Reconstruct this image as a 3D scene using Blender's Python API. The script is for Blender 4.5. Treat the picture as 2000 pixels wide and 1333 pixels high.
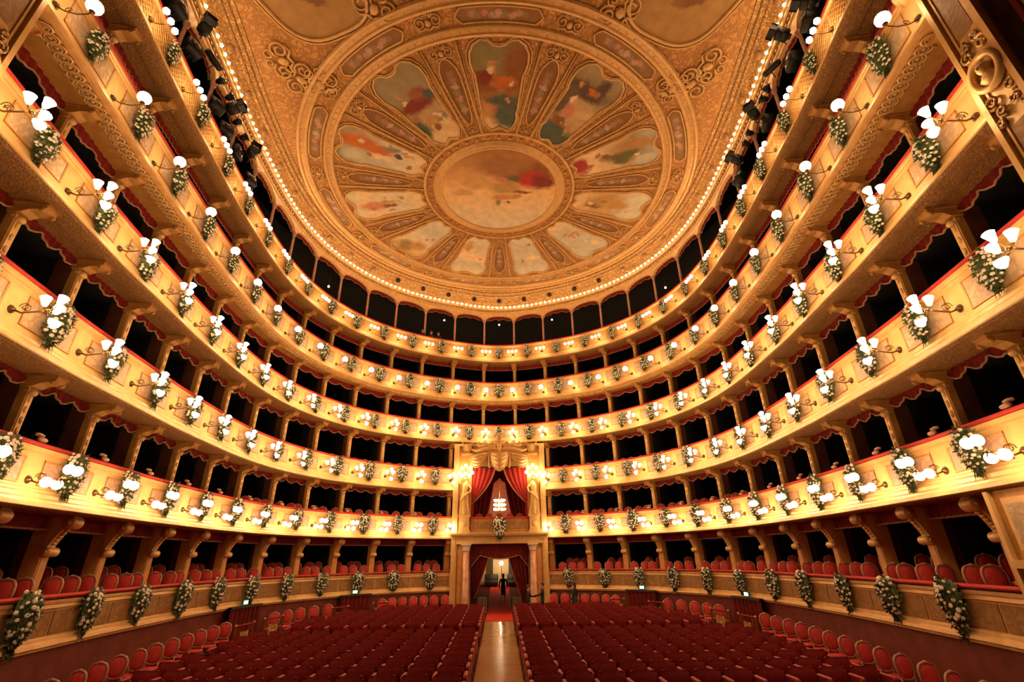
import bpy, bmesh, math, random
import numpy as np
from mathutils import Vector, Matrix, noise as mnoise

random.seed(7)
SC = bpy.context.scene
for _o in list(bpy.data.objects):
    bpy.data.objects.remove(_o)
COL = SC.collection

# ------------------------------------------------------------------ camera, world, exposure
CAM_F, CAM_P, CAM_Y, CAM_R = 929.475, math.radians(24.5198), math.radians(1.6321), math.radians(-0.8179)
CAM_LOC = Vector((0.0355, 0.0, 3.7))
def make_camera():
    cd = bpy.data.cameras.new('camera')
    cd.sensor_fit = 'HORIZONTAL'; cd.sensor_width = 36.0
    cd.lens = CAM_F / 2000.0 * 36.0
    cd.clip_start = 0.05; cd.clip_end = 200
    ob = bpy.data.objects.new('camera', cd); COL.objects.link(ob)
    sy, cy, sp, cp = math.sin(CAM_Y), math.cos(CAM_Y), math.sin(CAM_P), math.cos(CAM_P)
    f = Vector((sy*cp, cy*cp, sp)); r0 = Vector((cy, -sy, 0)); u0 = Vector((-sy*sp, -cy*sp, cp))
    c, s = math.cos(CAM_R), math.sin(CAM_R)
    r = r0*c + u0*s; u = u0*c - r0*s
    m = Matrix(((r.x, u.x, -f.x, CAM_LOC.x), (r.y, u.y, -f.y, CAM_LOC.y), (r.z, u.z, -f.z, CAM_LOC.z), (0, 0, 0, 1)))
    ob.matrix_world = m
    SC.camera = ob
make_camera()
W = bpy.data.worlds.new('world'); SC.world = W; W.use_nodes = True
W.node_tree.nodes['Background'].inputs[0].default_value = (1.0, 0.6, 0.3, 1)
W.node_tree.nodes['Background'].inputs[1].default_value = 0.001
SC.view_settings.view_transform = 'Standard'; SC.view_settings.look = 'None'
SC.view_settings.exposure = 0.0; SC.view_settings.gamma = 1.0
SC.view_settings.use_curve_mapping = False
SC.cycles.max_bounces = 5; SC.cycles.diffuse_bounces = 4; SC.cycles.glossy_bounces = 2; SC.cycles.transmission_bounces = 0
SC.cycles.caustics_reflective = False; SC.cycles.caustics_refractive = False
LAMP = 36.0            # radiance of the glass lamp shades
LAMP_COL = (1.0, 0.67, 0.35)

# ------------------------------------------------------------------ materials
MATS = {}
def nt(name):
    m = bpy.data.materials.new(name); m.use_nodes = True
    t = m.node_tree; b = t.nodes['Principled BSDF']; MATS[name] = m
    return m, t, b
def node(t, typ, **kw):
    n = t.nodes.new(typ)
    for k, v in kw.items(): setattr(n, k, v)
    return n
def simple(name, col, rough=0.5, metal=0.0, c2=None, scale=6.0, bump=0.0, bscale=30.0, detail=3.0, coat=0.0, sheen=0.0, spec=None):
    m, t, b = nt(name)
    b.inputs['Base Color'].default_value = (*col, 1); b.inputs['Roughness'].default_value = rough
    b.inputs['Metallic'].default_value = metal
    if coat: b.inputs['Coat Weight'].default_value = coat
    if spec is not None: b.inputs['Specular IOR Level'].default_value = spec
    if sheen:
        b.inputs['Sheen Weight'].default_value = sheen; b.inputs['Sheen Tint'].default_value = (*[min(1, c*2) for c in col], 1)
    tc = node(t, 'ShaderNodeTexCoord')
    if c2:
        n = node(t, 'ShaderNodeTexNoise'); n.inputs['Scale'].default_value = scale; n.inputs['Detail'].default_value = detail
        t.links.new(tc.outputs['Object'], n.inputs['Vector'])
        r = node(t, 'ShaderNodeValToRGB')
        r.color_ramp.elements[0].position = 0.35; r.color_ramp.elements[0].color = (*col, 1)
        r.color_ramp.elements[1].position = 0.65; r.color_ramp.elements[1].color = (*c2, 1)
        t.links.new(n.outputs['Fac'], r.inputs['Fac']); t.links.new(r.outputs['Color'], b.inputs['Base Color'])
    if bump:
        n2 = node(t, 'ShaderNodeTexNoise'); n2.inputs['Scale'].default_value = bscale; n2.inputs['Detail'].default_value = 2
        t.links.new(tc.outputs['Object'], n2.inputs['Vector'])
        bp = node(t, 'ShaderNodeBump'); bp.inputs['Strength'].default_value = bump; bp.inputs['Distance'].default_value = 0.02
        t.links.new(n2.outputs['Fac'], bp.inputs['Height']); t.links.new(bp.outputs['Normal'], b.inputs['Normal'])
    return m
def carved(name, c_lo, c_hi, scale=5.0, warp=0.5, bump=0.6, rough=0.42, metal=0.25, fine=4.0, bd=0.03):
    """gilded carved stucco: leafy scroll relief from warped cells with a finer layer on top"""
    m, t, b = nt(name)
    b.inputs['Roughness'].default_value = rough; b.inputs['Metallic'].default_value = metal
    tc = node(t, 'ShaderNodeTexCoord')
    n = node(t, 'ShaderNodeTexNoise'); n.inputs['Scale'].default_value = scale*.55; n.inputs['Detail'].default_value = 2.0
    t.links.new(tc.outputs['Object'], n.inputs['Vector'])
    sb = node(t, 'ShaderNodeVectorMath', operation='SUBTRACT'); sb.inputs[1].default_value = (.5, .5, .5); t.links.new(n.outputs['Color'], sb.inputs[0])
    sc = node(t, 'ShaderNodeVectorMath', operation='SCALE'); sc.inputs['Scale'].default_value = warp*4.0/scale; t.links.new(sb.outputs[0], sc.inputs[0])
    ad = node(t, 'ShaderNodeVectorMath', operation='ADD'); t.links.new(tc.outputs['Object'], ad.inputs[0]); t.links.new(sc.outputs[0], ad.inputs[1])
    hs = []
    for q, w in ((scale, .65), (scale*fine*.5, .35)):
        v = node(t, 'ShaderNodeTexVoronoi', feature='DISTANCE_TO_EDGE'); v.inputs['Scale'].default_value = q; t.links.new(ad.outputs[0], v.inputs['Vector'])
        mr = node(t, 'ShaderNodeMapRange', interpolation_type='SMOOTHSTEP'); mr.inputs['From Max'].default_value = .30; mr.inputs['To Max'].default_value = w
        t.links.new(v.outputs['Distance'], mr.inputs['Value']); hs.append(mr)
    mx = node(t, 'ShaderNodeMath', operation='ADD'); t.links.new(hs[0].outputs[0], mx.inputs[0]); t.links.new(hs[1].outputs[0], mx.inputs[1])
    r = node(t, 'ShaderNodeValToRGB'); r.color_ramp.elements[0].position = 0.1; r.color_ramp.elements[1].position = 0.8
    r.color_ramp.elements[0].color = (*c_lo, 1); r.color_ramp.elements[1].color = (*c_hi, 1)
    t.links.new(mx.outputs[0], r.inputs['Fac']); t.links.new(r.outputs['Color'], b.inputs['Base Color'])
    bp = node(t, 'ShaderNodeBump'); bp.inputs['Strength'].default_value = bump; bp.inputs['Distance'].default_value = bd
    t.links.new(mx.outputs[0], bp.inputs['Height']); t.links.new(bp.outputs['Normal'], b.inputs['Normal'])
    return m
def emit(name, col, s):
    m, t, b = nt(name)
    b.inputs['Base Color'].default_value = (*col, 1)
    b.inputs['Emission Color'].default_value = (*col, 1); b.inputs['Emission Strength'].default_value = s
    b.inputs['Roughness'].default_value = 0.3
    return m
simple('gold', (0.66, 0.385, 0.135), 0.42, 0.2, (0.76, 0.47, 0.185), 4.0, 0.15, 40)
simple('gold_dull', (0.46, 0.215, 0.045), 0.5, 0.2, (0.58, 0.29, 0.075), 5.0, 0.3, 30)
carved('gold_carved', (0.36, 0.17, 0.045), (0.74, 0.45, 0.17), 7.0, .8, 0.8)
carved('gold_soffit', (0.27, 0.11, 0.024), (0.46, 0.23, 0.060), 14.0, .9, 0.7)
carved('gold_ceiling', (0.38, 0.160, 0.033), (0.64, 0.320, 0.080), 4.0, .8, 0.6, rough=0.5, metal=0.12, fine=5)
carved('damask', (0.44, 0.28, 0.16), (0.60, 0.40, 0.23), 4.0, 1.0, 0.1, rough=0.6, metal=0.0)
carved('damask_rose', (0.48, 0.25, 0.165), (0.63, 0.37, 0.25), 4.0, 1.0, 0.1, rough=0.6, metal=0.0)
carved('damask_brown', (0.30, 0.145, 0.045), (0.42, 0.225, 0.075), 2.6, 1.2, 0.12, rough=0.55, metal=0.05)
simple('velvet', (0.40, 0.026, 0.022), 0.75, 0, (0.48, 0.040, 0.030), 12, 0.1, 60, sheen=0.3, spec=0.25)
simple('velvet_dark', (0.11, 0.009, 0.007), 0.8, 0, (0.18, 0.014, 0.010), 5, 0.15, 40, sheen=0.2, spec=0.2)
simple('velvet_stall', (0.155, 0.004, 0.003), 0.75, 0, (0.21, 0.007, 0.005), 9, 0.1, 60, sheen=0.25, spec=0.25)
simple('velvet_arm_highlight', (0.27, 0.018, 0.014), 0.5, 0, (0.34, 0.028, 0.022), 9, 0.1, 60, sheen=0.3)  # lighter velvet for the arms, their specular highlights put into the colour
simple('velvet_chair', (0.52, 0.042, 0.038), 0.75, 0, (0.60, 0.06, 0.05), 12, 0.1, 60, sheen=0.3, spec=0.25)
simple('velvet_valance', (0.19, 0.015, 0.012), 0.8, 0, (0.27, 0.024, 0.018), 8, 0.1, 60, spec=0.2)
simple('fringe', (0.50, 0.25, 0.13), 0.7, 0, (0.38, 0.17, 0.09), 40, 0.5, 90)
simple('wood', (0.50, 0.215, 0.055), 0.38, 0, (0.62, 0.30, 0.085), 3, 0.1, 30, coat=0.2)
simple('partition', (0.10, 0.026, 0.012), 0.7, 0, (0.14, 0.038, 0.018), 3)
simple('box_painted_shadow', (0.006, 0.0045, 0.0035), 0.9, 0, None)  # near-black: the unlit depth of the boxes is put into the colour
simple('skirt_red', (0.15, 0.020, 0.012), 0.6, 0, (0.21, 0.035, 0.018), 2.5, 0.05, 30)
simple('marble', (0.52, 0.23, 0.14), 0.22, 0, (0.68, 0.36, 0.24), 3.5, 0.0, detail=8)
simple('stone_pale', (0.74, 0.60, 0.46), 0.4, 0, (0.66, 0.50, 0.36), 6)
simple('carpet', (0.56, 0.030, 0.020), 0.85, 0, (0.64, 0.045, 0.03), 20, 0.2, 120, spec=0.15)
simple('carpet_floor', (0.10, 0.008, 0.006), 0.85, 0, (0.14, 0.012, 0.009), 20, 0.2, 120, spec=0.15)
simple('brass_dark', (0.16, 0.085, 0.035), 0.35, 0.8)
simple('brass', (0.62, 0.38, 0.13), 0.3, 0.85)
simple('chair_gilt', (0.36, 0.17, 0.10), 0.45, 0.15, (0.48, 0.26, 0.16), 12)
simple('leaf', (0.045, 0.075, 0.022), 0.6, 0, (0.11, 0.14, 0.045), 14)
simple('blossom', (0.92, 0.82, 0.70), 0.6, 0, (0.92, 0.66, 0.55), 8)
simple('blossom_cream', (0.90, 0.82, 0.66), 0.6, 0, (0.92, 0.78, 0.62), 8)
simple('black_metal', (0.014, 0.013, 0.013), 0.45, 0.3)
simple('lens_glass', (0.05, 0.05, 0.06), 0.08, 0.0, coat=0.5)
simple('vent_dark', (0.02, 0.008, 0.005), 0.9)
simple('vent_gold', (0.36, 0.20, 0.09), 0.6, 0.1)
simple('suit', (0.012, 0.012, 0.014), 0.7)
simple('skin', (0.62, 0.30, 0.18), 0.55)
simple('hair', (0.07, 0.03, 0.015), 0.6)
simple('paper_white', (0.8, 0.8, 0.78), 0.6)
simple('sign_green', (0.03, 0.20, 0.12), 0.4)
simple('room_red', (0.42, 0.11, 0.06), 0.6, 0, (0.52, 0.17, 0.08), 4)
simple('corridor_cream', (0.78, 0.58, 0.32), 0.6, 0, (0.7, 0.5, 0.27), 2)
simple('couch_dark', (0.035, 0.028, 0.02), 0.6)
emit('lamp_glass', LAMP_COL, LAMP)
emit('bulb_glass', LAMP_COL, 50.0)
emit('chandelier_glass', (1.0, 0.74, 0.42), 40.0)
emit('foyer_glass', (1.0, 0.74, 0.42), 110.0)
emit('sign_light', (0.75, 1.0, 0.8), 3.0)
emit('small_lamp', (1.0, 0.75, 0.4), 14.0)
def wood_floor():
    m, t, b = nt('floor_wood')
    tc = node(t, 'ShaderNodeTexCoord'); mp = node(t, 'ShaderNodeMapping'); mp.inputs['Scale'].default_value = (1.2, 7.0, 1)
    t.links.new(tc.outputs['Object'], mp.inputs['Vector'])
    n = node(t, 'ShaderNodeTexNoise'); n.inputs['Scale'].default_value = 2.2; n.inputs['Detail'].default_value = 6
    t.links.new(mp.outputs['Vector'], n.inputs['Vector'])
    r = node(t, 'ShaderNodeValToRGB'); r.color_ramp.elements[0].position = 0.3; r.color_ramp.elements[1].position = 0.7
    r.color_ramp.elements[0].color = (0.48, 0.23, 0.085, 1); r.color_ramp.elements[1].color = (0.62, 0.34, 0.14, 1)
    t.links.new(n.outputs['Fac'], r.inputs['Fac']); t.links.new(r.outputs['Color'], b.inputs['Base Color'])
    b.inputs['Roughness'].default_value = 0.22; b.inputs['Coat Weight'].default_value = 0.4; b.inputs['Coat Roughness'].default_value = 0.12
wood_floor()
def painting(name, base, blobs, sx=1.0, sy=1.0, warp=0.35, nscale=1.4):
    """painted canvas: base = (bottom colour, top colour) along local Y, blobs = (x, y, rx, ry, colour) in local metres"""
    m, t, b = nt(name); b.inputs['Roughness'].default_value = 0.65; b.inputs['Specular IOR Level'].default_value = 0.25
    tc = node(t, 'ShaderNodeTexCoord')
    n = node(t, 'ShaderNodeTexNoise'); n.inputs['Scale'].default_value = nscale*1.5; n.inputs['Detail'].default_value = 7; n.inputs['Roughness'].default_value = 0.62
    t.links.new(tc.outputs['Object'], n.inputs['Vector'])
    sb = node(t, 'ShaderNodeVectorMath', operation='SUBTRACT'); sb.inputs[1].default_value = (0.5, 0.5, 0.5)
    t.links.new(n.outputs['Color'], sb.inputs[0])
    sc = node(t, 'ShaderNodeVectorMath', operation='SCALE'); sc.inputs['Scale'].default_value = warp*3.4
    t.links.new(sb.outputs[0], sc.inputs[0])
    ad = node(t, 'ShaderNodeVectorMath', operation='ADD')
    t.links.new(tc.outputs['Object'], ad.inputs[0]); t.links.new(sc.outputs[0], ad.inputs[1])
    sp = node(t, 'ShaderNodeSeparateXYZ'); t.links.new(ad.outputs[0], sp.inputs[0])
    mr = node(t, 'ShaderNodeMapRange'); mr.inputs['From Min'].default_value = -2.0*sy; mr.inputs['From Max'].default_value = 2.0*sy
    t.links.new(sp.outputs['Y'], mr.inputs['Value'])
    r = node(t, 'ShaderNodeValToRGB')
    r.color_ramp.elements[0].color = (*base[0], 1); r.color_ramp.elements[1].color = (*base[-1], 1)
    for i, c in enumerate(base[1:-1]):
        e = r.color_ramp.elements.new((i+1)/(len(base)-1)); e.color = (*c, 1)
    t.links.new(mr.outputs[0], r.inputs['Fac'])
    cur = r.outputs['Color']
    for (x, y, rx, ry, c) in blobs:
        s1 = node(t, 'ShaderNodeVectorMath', operation='SUBTRACT'); s1.inputs[1].default_value = (x, y, 0)
        t.links.new(ad.outputs[0], s1.inputs[0])
        s2 = node(t, 'ShaderNodeVectorMath', operation='MULTIPLY'); s2.inputs[1].default_value = (1/rx, 1/ry, 0)
        t.links.new(s1.outputs[0], s2.inputs[0])
        ln = node(t, 'ShaderNodeVectorMath', operation='LENGTH'); t.links.new(s2.outputs[0], ln.inputs[0])
        m2 = node(t, 'ShaderNodeMapRange'); m2.inputs['From Min'].default_value = 1.30; m2.inputs['From Max'].default_value = 0.70
        t.links.new(ln.outputs['Value'], m2.inputs['Value'])
        mx = node(t, 'ShaderNodeMix', data_type='RGBA'); mx.inputs['B'].default_value = (*c, 1)
        t.links.new(m2.outputs[0], mx.inputs['Factor']); t.links.new(cur, mx.inputs['A']); cur = mx.outputs['Result']
    n3 = node(t, 'ShaderNodeTexNoise'); n3.inputs['Scale'].default_value = 2.2; n3.inputs['Detail'].default_value = 6
    t.links.new(tc.outputs['Object'], n3.inputs['Vector'])
    m3 = node(t, 'ShaderNodeMapRange'); m3.inputs['From Min'].default_value = 0.3; m3.inputs['From Max'].default_value = 0.7
    m3.inputs['To Min'].default_value = 0.84; m3.inputs['To Max'].default_value = 1.10
    t.links.new(n3.outputs['Fac'], m3.inputs['Value'])
    ml = node(t, 'ShaderNodeVectorMath', operation='SCALE'); t.links.new(cur, ml.inputs[0]); t.links.new(m3.outputs[0], ml.inputs['Scale'])
    t.links.new(ml.outputs[0], b.inputs['Base Color'])
    return m

# ------------------------------------------------------------------ mesh builder
class MB:
    def __init__(s): s.v = []; s.f = []; s.m = []; s.sm = []
    def add(s, V, Fc, mi=0, smooth=False):
        o = len(s.v); s.v.extend([tuple(p) for p in V])
        for f in Fc: s.f.append([i+o for i in f]); s.m.append(mi); s.sm.append(smooth)
        return s
    def box(s, x0, x1, y0, y1, z0, z1, mi=0, M=None):
        V = [(x, y, z) for z in (z0, z1) for y in (y0, y1) for x in (x0, x1)]
        if M is not None: V = [M @ Vector(p) for p in V]
        return s.add(V, [(0, 2, 3, 1), (4, 5, 7, 6), (0, 1, 5, 4), (2, 6, 7, 3), (0, 4, 6, 2), (1, 3, 7, 5)], mi)
    def rbox(s, x0, x1, y0, y1, z0, z1, r, mi=0, M=None, ax='z'):
        """box with chamfered vertical (or y/x) edges and slightly domed ends"""
        def ring(a0, a1, b0, b1, c): return [(a0+c, b0), (a1-c, b0), (a1, b0+c), (a1, b1-c), (a1-c, b1), (a0+c, b1), (a0, b1-c), (a0, b0+c)]
        if ax == 'z': a0, a1, b0, b1, c0, c1 = x0, x1, y0, y1, z0, z1; mk = lambda a, b, c: (a, b, c)
        elif ax == 'y': a0, a1, b0, b1, c0, c1 = z0, z1, x0, x1, y0, y1; mk = lambda a, b, c: (b, c, a)
        else: a0, a1, b0, b1, c0, c1 = y0, y1, z0, z1, x0, x1; mk = lambda a, b, c: (c, a, b)
        V = []
        for c, ins in ((c0, r), (c0+r, 0), (c1-r, 0), (c1, r)):
            V += [mk(a, b, c) for a, b in ring(a0+ins, a1-ins, b0+ins, b1-ins, r)]
        if M is not None: V = [M @ Vector(p) for p in V]
        F = [tuple(range(7, -1, -1)), tuple(range(24, 32))]
        for k in range(3):
            for i in range(8):
                j = (i+1) % 8; F.append((k*8+i, k*8+j, k*8+8+j, k*8+8+i))
        return s.add(V, F, mi, True)
    def tube(s, pts, r, n=6, mi=0, cap=True, closed=False):
        pts = [Vector(p) for p in pts]; N = len(pts); V = []; up = None
        for i, p in enumerate(pts):
            if closed: d = pts[(i+1) % N] - pts[i-1]
            else: d = pts[min(i+1, N-1)] - pts[max(i-1, 0)]
            if d.length < 1e-9: d = Vector((0, 0, 1))
            d.normalize()
            if up is None:
                up = Vector((0, 0, 1)) if abs(d.z) < 0.9 else Vector((1, 0, 0))
            a = d.cross(up)
            if a.length < 1e-6: a = d.orthogonal()
            a.normalize(); b = a.cross(d).normalized(); up = b
            rr = r[i] if hasattr(r, '__len__') else r
            for k in range(n):
                t = 2*math.pi*k/n; V.append(p + (a*math.cos(t) + b*math.sin(t))*rr)
        F = []
        for i in range(N if closed else N-1):
            j = (i+1) % N
            for k in range(n):
                l = (k+1) % n; F.append((i*n+k, i*n+l, j*n+l, j*n+k))
        if cap and not closed: F += [tuple(range(n-1, -1, -1)), tuple(range((N-1)*n, N*n))]
        return s.add(V, F, mi, True)
    def lathe(s, prof, n=10, mi=0, M=None, sx=1.0, sy=1.0):
        V = []; F = []
        for r, z in prof:
            for k in range(n):
                t = 2*math.pi*k/n; V.append(Vector((r*math.cos(t)*sx, r*math.sin(t)*sy, z)))
        if M is not None: V = [M @ p for p in V]
        for i in range(len(prof)-1):
            for k in range(n):
                l = (k+1) % n; F.append((i*n+k, i*n+l, (i+1)*n+l, (i+1)*n+k))
        F += [tuple(range(n-1, -1, -1)), tuple(range((len(prof)-1)*n, len(prof)*n))]
        return s.add(V, F, mi, True)
    def ball(s, c, r, n=8, m=5, mi=0, sx=1, sy=1, sz=1, M=None):
        prof = [(max(1e-4, r*math.sin(math.pi*i/m)), -r*math.cos(math.pi*i/m)) for i in range(m+1)]
        T = Matrix.Translation(c) @ Matrix.Diagonal((sx, sy, sz, 1))
        if M is not None: T = M @ T
        return s.lathe(prof, n, mi, T)
    def grid(s, P, mi=0, smooth=True, closed_u=False):
        R = len(P); Cn = len(P[0]); V = [p for row in P for p in row]; F = []
        for i in range(R-1 + (1 if closed_u else 0)):
            for j in range(Cn-1):
                a = (i % R)*Cn+j; b = ((i+1) % R)*Cn+j; F.append((a, b, b+1, a+1))
        return s.add(V, F, mi, smooth)
    def prism(s, poly, a0, a1, mk, mi=0, smooth=False):
        n = len(poly); V = [mk(p[0], p[1], a0) for p in poly] + [mk(p[0], p[1], a1) for p in poly]
        F = [tuple(range(n-1, -1, -1)), tuple(range(n, 2*n))] + [(i, (i+1) % n, n+(i+1) % n, n+i) for i in range(n)]
        return s.add(V, F, mi, smooth)
    def mesh(s, name, mats):
        me = bpy.data.meshes.new(name)
        me.from_pydata(s.v, [], s.f)
        for mn in (mats if isinstance(mats, (list, tuple)) else [mats]): me.materials.append(MATS[mn])
        if len(me.polygons):
            me.polygons.foreach_set('material_index', s.m)
            me.polygons.foreach_set('use_smooth', s.sm)
        me.update()
        return me
    def build(s, name, mats, parent=None, loc=None, rz=0.0):
        return link(name, s.mesh(name, mats), parent, loc, rz)
def link(name, data, parent=None, loc=None, rz=0.0):
    o = bpy.data.objects.new(name, data); COL.objects.link(o)
    if parent is not None: o.parent = parent
    if loc is not None: o.location = loc
    if rz: o.rotation_euler = (0, 0, rz)
    return o
def thing(name, label, cat, loc=(0, 0, 0), rz=0.0, group=None, data=None):
    o = link(name, data, None, loc, rz); tag(o, label, cat, group)
    return o
def tag(o, label, cat, group=None):
    o['label'] = label; o['category'] = cat
    if group: o['group'] = group
    return o
def struct(o): o['kind'] = 'structure'; return o
ORD = ['first', 'second', 'third', 'fourth', 'fifth', 'sixth', 'seventh', 'eighth', 'ninth', 'tenth', 'eleventh', 'twelfth',
       'thirteenth', 'fourteenth', 'fifteenth', 'sixteenth', 'seventeenth', 'eighteenth', 'nineteenth', 'twentieth']

# ------------------------------------------------------------------ horseshoe plan curve
KP = np.array([(0.93, 27.0), (2.72, 26.43), (4.44, 25.69), (5.97, 24.66), (7.29, 23.33), (8.31, 21.74), (9.01, 19.97), (9.38, 18.08),
               (9.45, 16.13), (9.34, 14.2), (9.18, 12.31), (8.92, 10.46), (8.67, 8.61), (8.33, 6.83), (7.98, 5.05), (7.62, 3.27)]) * 1.15
RAIL_O = 0.489        # the rail of the boxes stands this far in front of the columns
NK = len(KP)
def _curve():
    pts = np.vstack([KP[::-1]*[-1, 1], KP]); out = []
    n = len(pts)
    for i in range(n-1):
        p0, p1, p2, p3 = pts[max(i-1, 0)], pts[i], pts[i+1], pts[min(i+2, n-1)]
        for t in np.linspace(0, 1, 24, endpoint=False):
            out.append(0.5*((2*p1) + (-p0+p2)*t + (2*p0-5*p1+4*p2-p3)*t*t + (-p0+3*p1-3*p2+p3)*t**3))
    out.append(pts[-1]); out = np.array(out)
    # light smoothing of the measured points
    for _ in range(60):
        o2 = out.copy(); o2[1:-1] = 0.25*out[:-2]+0.5*out[1:-1]+0.25*out[2:]; out = o2
    d = np.r_[0, np.cumsum(np.hypot(*np.diff(out, axis=0).T))]; s = d - d[-1]/2
    T = np.gradient(out, s, axis=0); T /= np.hypot(T[:, 0], T[:, 1])[:, None]
    idx = [(NK + k)*24 for k in range(NK)]; idx = [min(i, len(s)-1) for i in idx]
    return s, out, T, [float(s[i]) for i in idx]
CS, CP, CT, SK = _curve()
def at(s, o=0.0, z=0.0):
    x = np.interp(s, CS, CP[:, 0]); y = np.interp(s, CS, CP[:, 1])
    tx = np.interp(s, CS, CT[:, 0]); ty = np.interp(s, CS, CT[:, 1])
    o = o + RAIL_O
    return Vector((x + ty*o, y - tx*o, z))
def ang(s):
    return math.atan2(np.interp(s, CS, CT[:, 1]), np.interp(s, CS, CT[:, 0]))
def bays(k0, k1, centre):
    """list of (s0, s1, side, index) of the box openings"""
    b = []
    if centre: b.append((-SK[0], SK[0], 0, 0))
    for k in range(k0, k1):
        b.append((SK[k], SK[k+1], 1, k+1-k0)); b.append((-SK[k+1], -SK[k], -1, k+1-k0))
    return b
def sweep(mb, prof, s0, s1, n, mi=0, smooth=False):
    n = max(1, n); P = [[at(s0+(s1-s0)*i/n, o, z) for o, z in prof] for i in range(n+1)]
    if smooth: return mb.grid(P, mi, True)
    for j in range(len(prof)-1):      # separate strips keep the mouldings crisp
        mb.grid([[r[j], r[j+1]] for r in P], mi, False)
    return mb
SIDE = {-1: 'left', 1: 'right'}
FZ = lambda y: 0.20 + 0.022*y        # raked stalls floor
ZR = [3.10, 5.97, 8.75, 11.60, 14.53, 17.30]      # rail heights of the six tiers
TN = ['ground-level boxes', 'first balcony', 'second balcony', 'third balcony', 'fourth balcony', 'top gallery']
LIPD = [1.05, 1.23, 1.33, 1.24, 1.37, 1.35]       # rail to lower lip
SOF = [None] + [ZR[t] - LIPD[t] - (.08 if t == 4 else .03) for t in range(1, 6)]
KEND = [13, 14, 14, 14, 14, 14]
SEND = [28.3, 31.9, 31.9, 31.9, 31.9, 31.9]
COL_O = -0.489

# ------------------------------------------------------------------ the room
def room():
    mb = MB()
    mb.add([(-14, 2, FZ(2)), (14, 2, FZ(2)), (14, 31, FZ(31)), (-14, 31, FZ(31))], [(0, 1, 2, 3)])
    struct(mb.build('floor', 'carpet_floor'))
    mb = MB()
    V = [(-0.72, 8, FZ(8)+.006), (0.68, 8, FZ(8)+.006), (0.68, 31, FZ(31)+.006), (-0.72, 31, FZ(31)+.006)]
    mb.add(V, [(0, 1, 2, 3)]); struct(mb.build('floor_aisle', 'floor_wood'))
    mb = MB(); P = []
    for i in range(31):
        y = 27.5 + 13.1*i/30; z = FZ(y)+.02 if y < 31 else FZ(31)+.1*(y-31)+.02; P.append([(-0.70, y, z), (0.68, y, z)])
    mb.grid(P); P2 = [[(x, 27.5, FZ(27.5)+.006), (x, 27.5, FZ(27.5)+.02)] for x in (-0.70, 0.68)]; mb.grid(P2)
    tag(mb.build('carpet_runner', 'carpet'), 'bright red carpet runner leading down the aisle into the central doorway', 'carpet')
    # rear wall of the boxes, all round, its darkness painted in as shade
    for sd, s0, s1 in (('left', -32.0, -SK[1]), ('right', SK[1], 32.0)):
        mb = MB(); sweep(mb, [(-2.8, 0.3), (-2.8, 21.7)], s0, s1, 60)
        struct(mb.build('wall_rear_'+sd, 'box_painted_shadow'))
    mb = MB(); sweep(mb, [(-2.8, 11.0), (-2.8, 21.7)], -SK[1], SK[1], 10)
    struct(mb.build('wall_rear_centre', 'box_painted_shadow'))
    # red skirt of the stalls
    for sd, s0, s1 in (('left', -SK[13], -SK[1]+.1), ('right', SK[1]-.1, SK[13])):
        mb = MB(); sweep(mb, [(0.03, -0.2), (0.03, 2.05)], s0, s1, 60)
        struct(mb.build('wall_skirt_'+sd, 'skirt_red'))
room()

# ------------------------------------------------------------------ balconies
def valance_mesh(s0, s1, z1, t):
    """pleated red valance with a scalloped lower edge and a pale fringe"""
    w = s1-s0; n = 40; o = COL_O-.10
    def drop(u):
        if t == 1: return 0.30 + 0.012*math.sin(u*120)
        if t == 5: return 0.27 + 0.03*abs(math.sin(u*math.pi*11))
        k = {2: 3, 3: 3, 4: 2}[t]; e = abs(math.sin(u*math.pi*k)); return {2: .12, 3: .13, 4: .20}[t] + 0.15*e
    P = []; L = []
    for i in range(n+1):
        u = i/n; s = s0+.10+(w-.20)*u; oo = o + 0.02*math.sin(u*60)
        d = drop(u); P.append([at(s, oo, z1), at(s, oo+.012, z1-d*.5), at(s, oo, z1-d)]); L.append(at(s, oo+.02, z1-d))
    a = MB().grid(P); b = MB().tube(L, 0.028 if t != 5 else 0.02, 4)
    return a, b
def arch_valance(s0, s1, zs, rise):
    P = []; L = []; n = 32; w = s1-s0
    for i in range(n+1):
        u = i/n; s = s0+.09+(w-.18)*u; top = zs + rise*math.sqrt(max(0, 1-(2*u-1)**2)) + .02
        bot = zs + 0.02 + 0.13*math.sin(math.pi*u) + 0.07*abs(math.cos(u*math.pi*3))*(1-abs(2*u-1)) - .05*abs(math.sin(u*3*math.pi))
        oo = COL_O-.10+0.015*math.sin(u*50)
        P.append([at(s, oo, max(top, bot+.03)), at(s, oo, bot)]); L.append(at(s, oo+.015, bot))
    return MB().grid(P), MB().tube(L, 0.018, 4)
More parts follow.
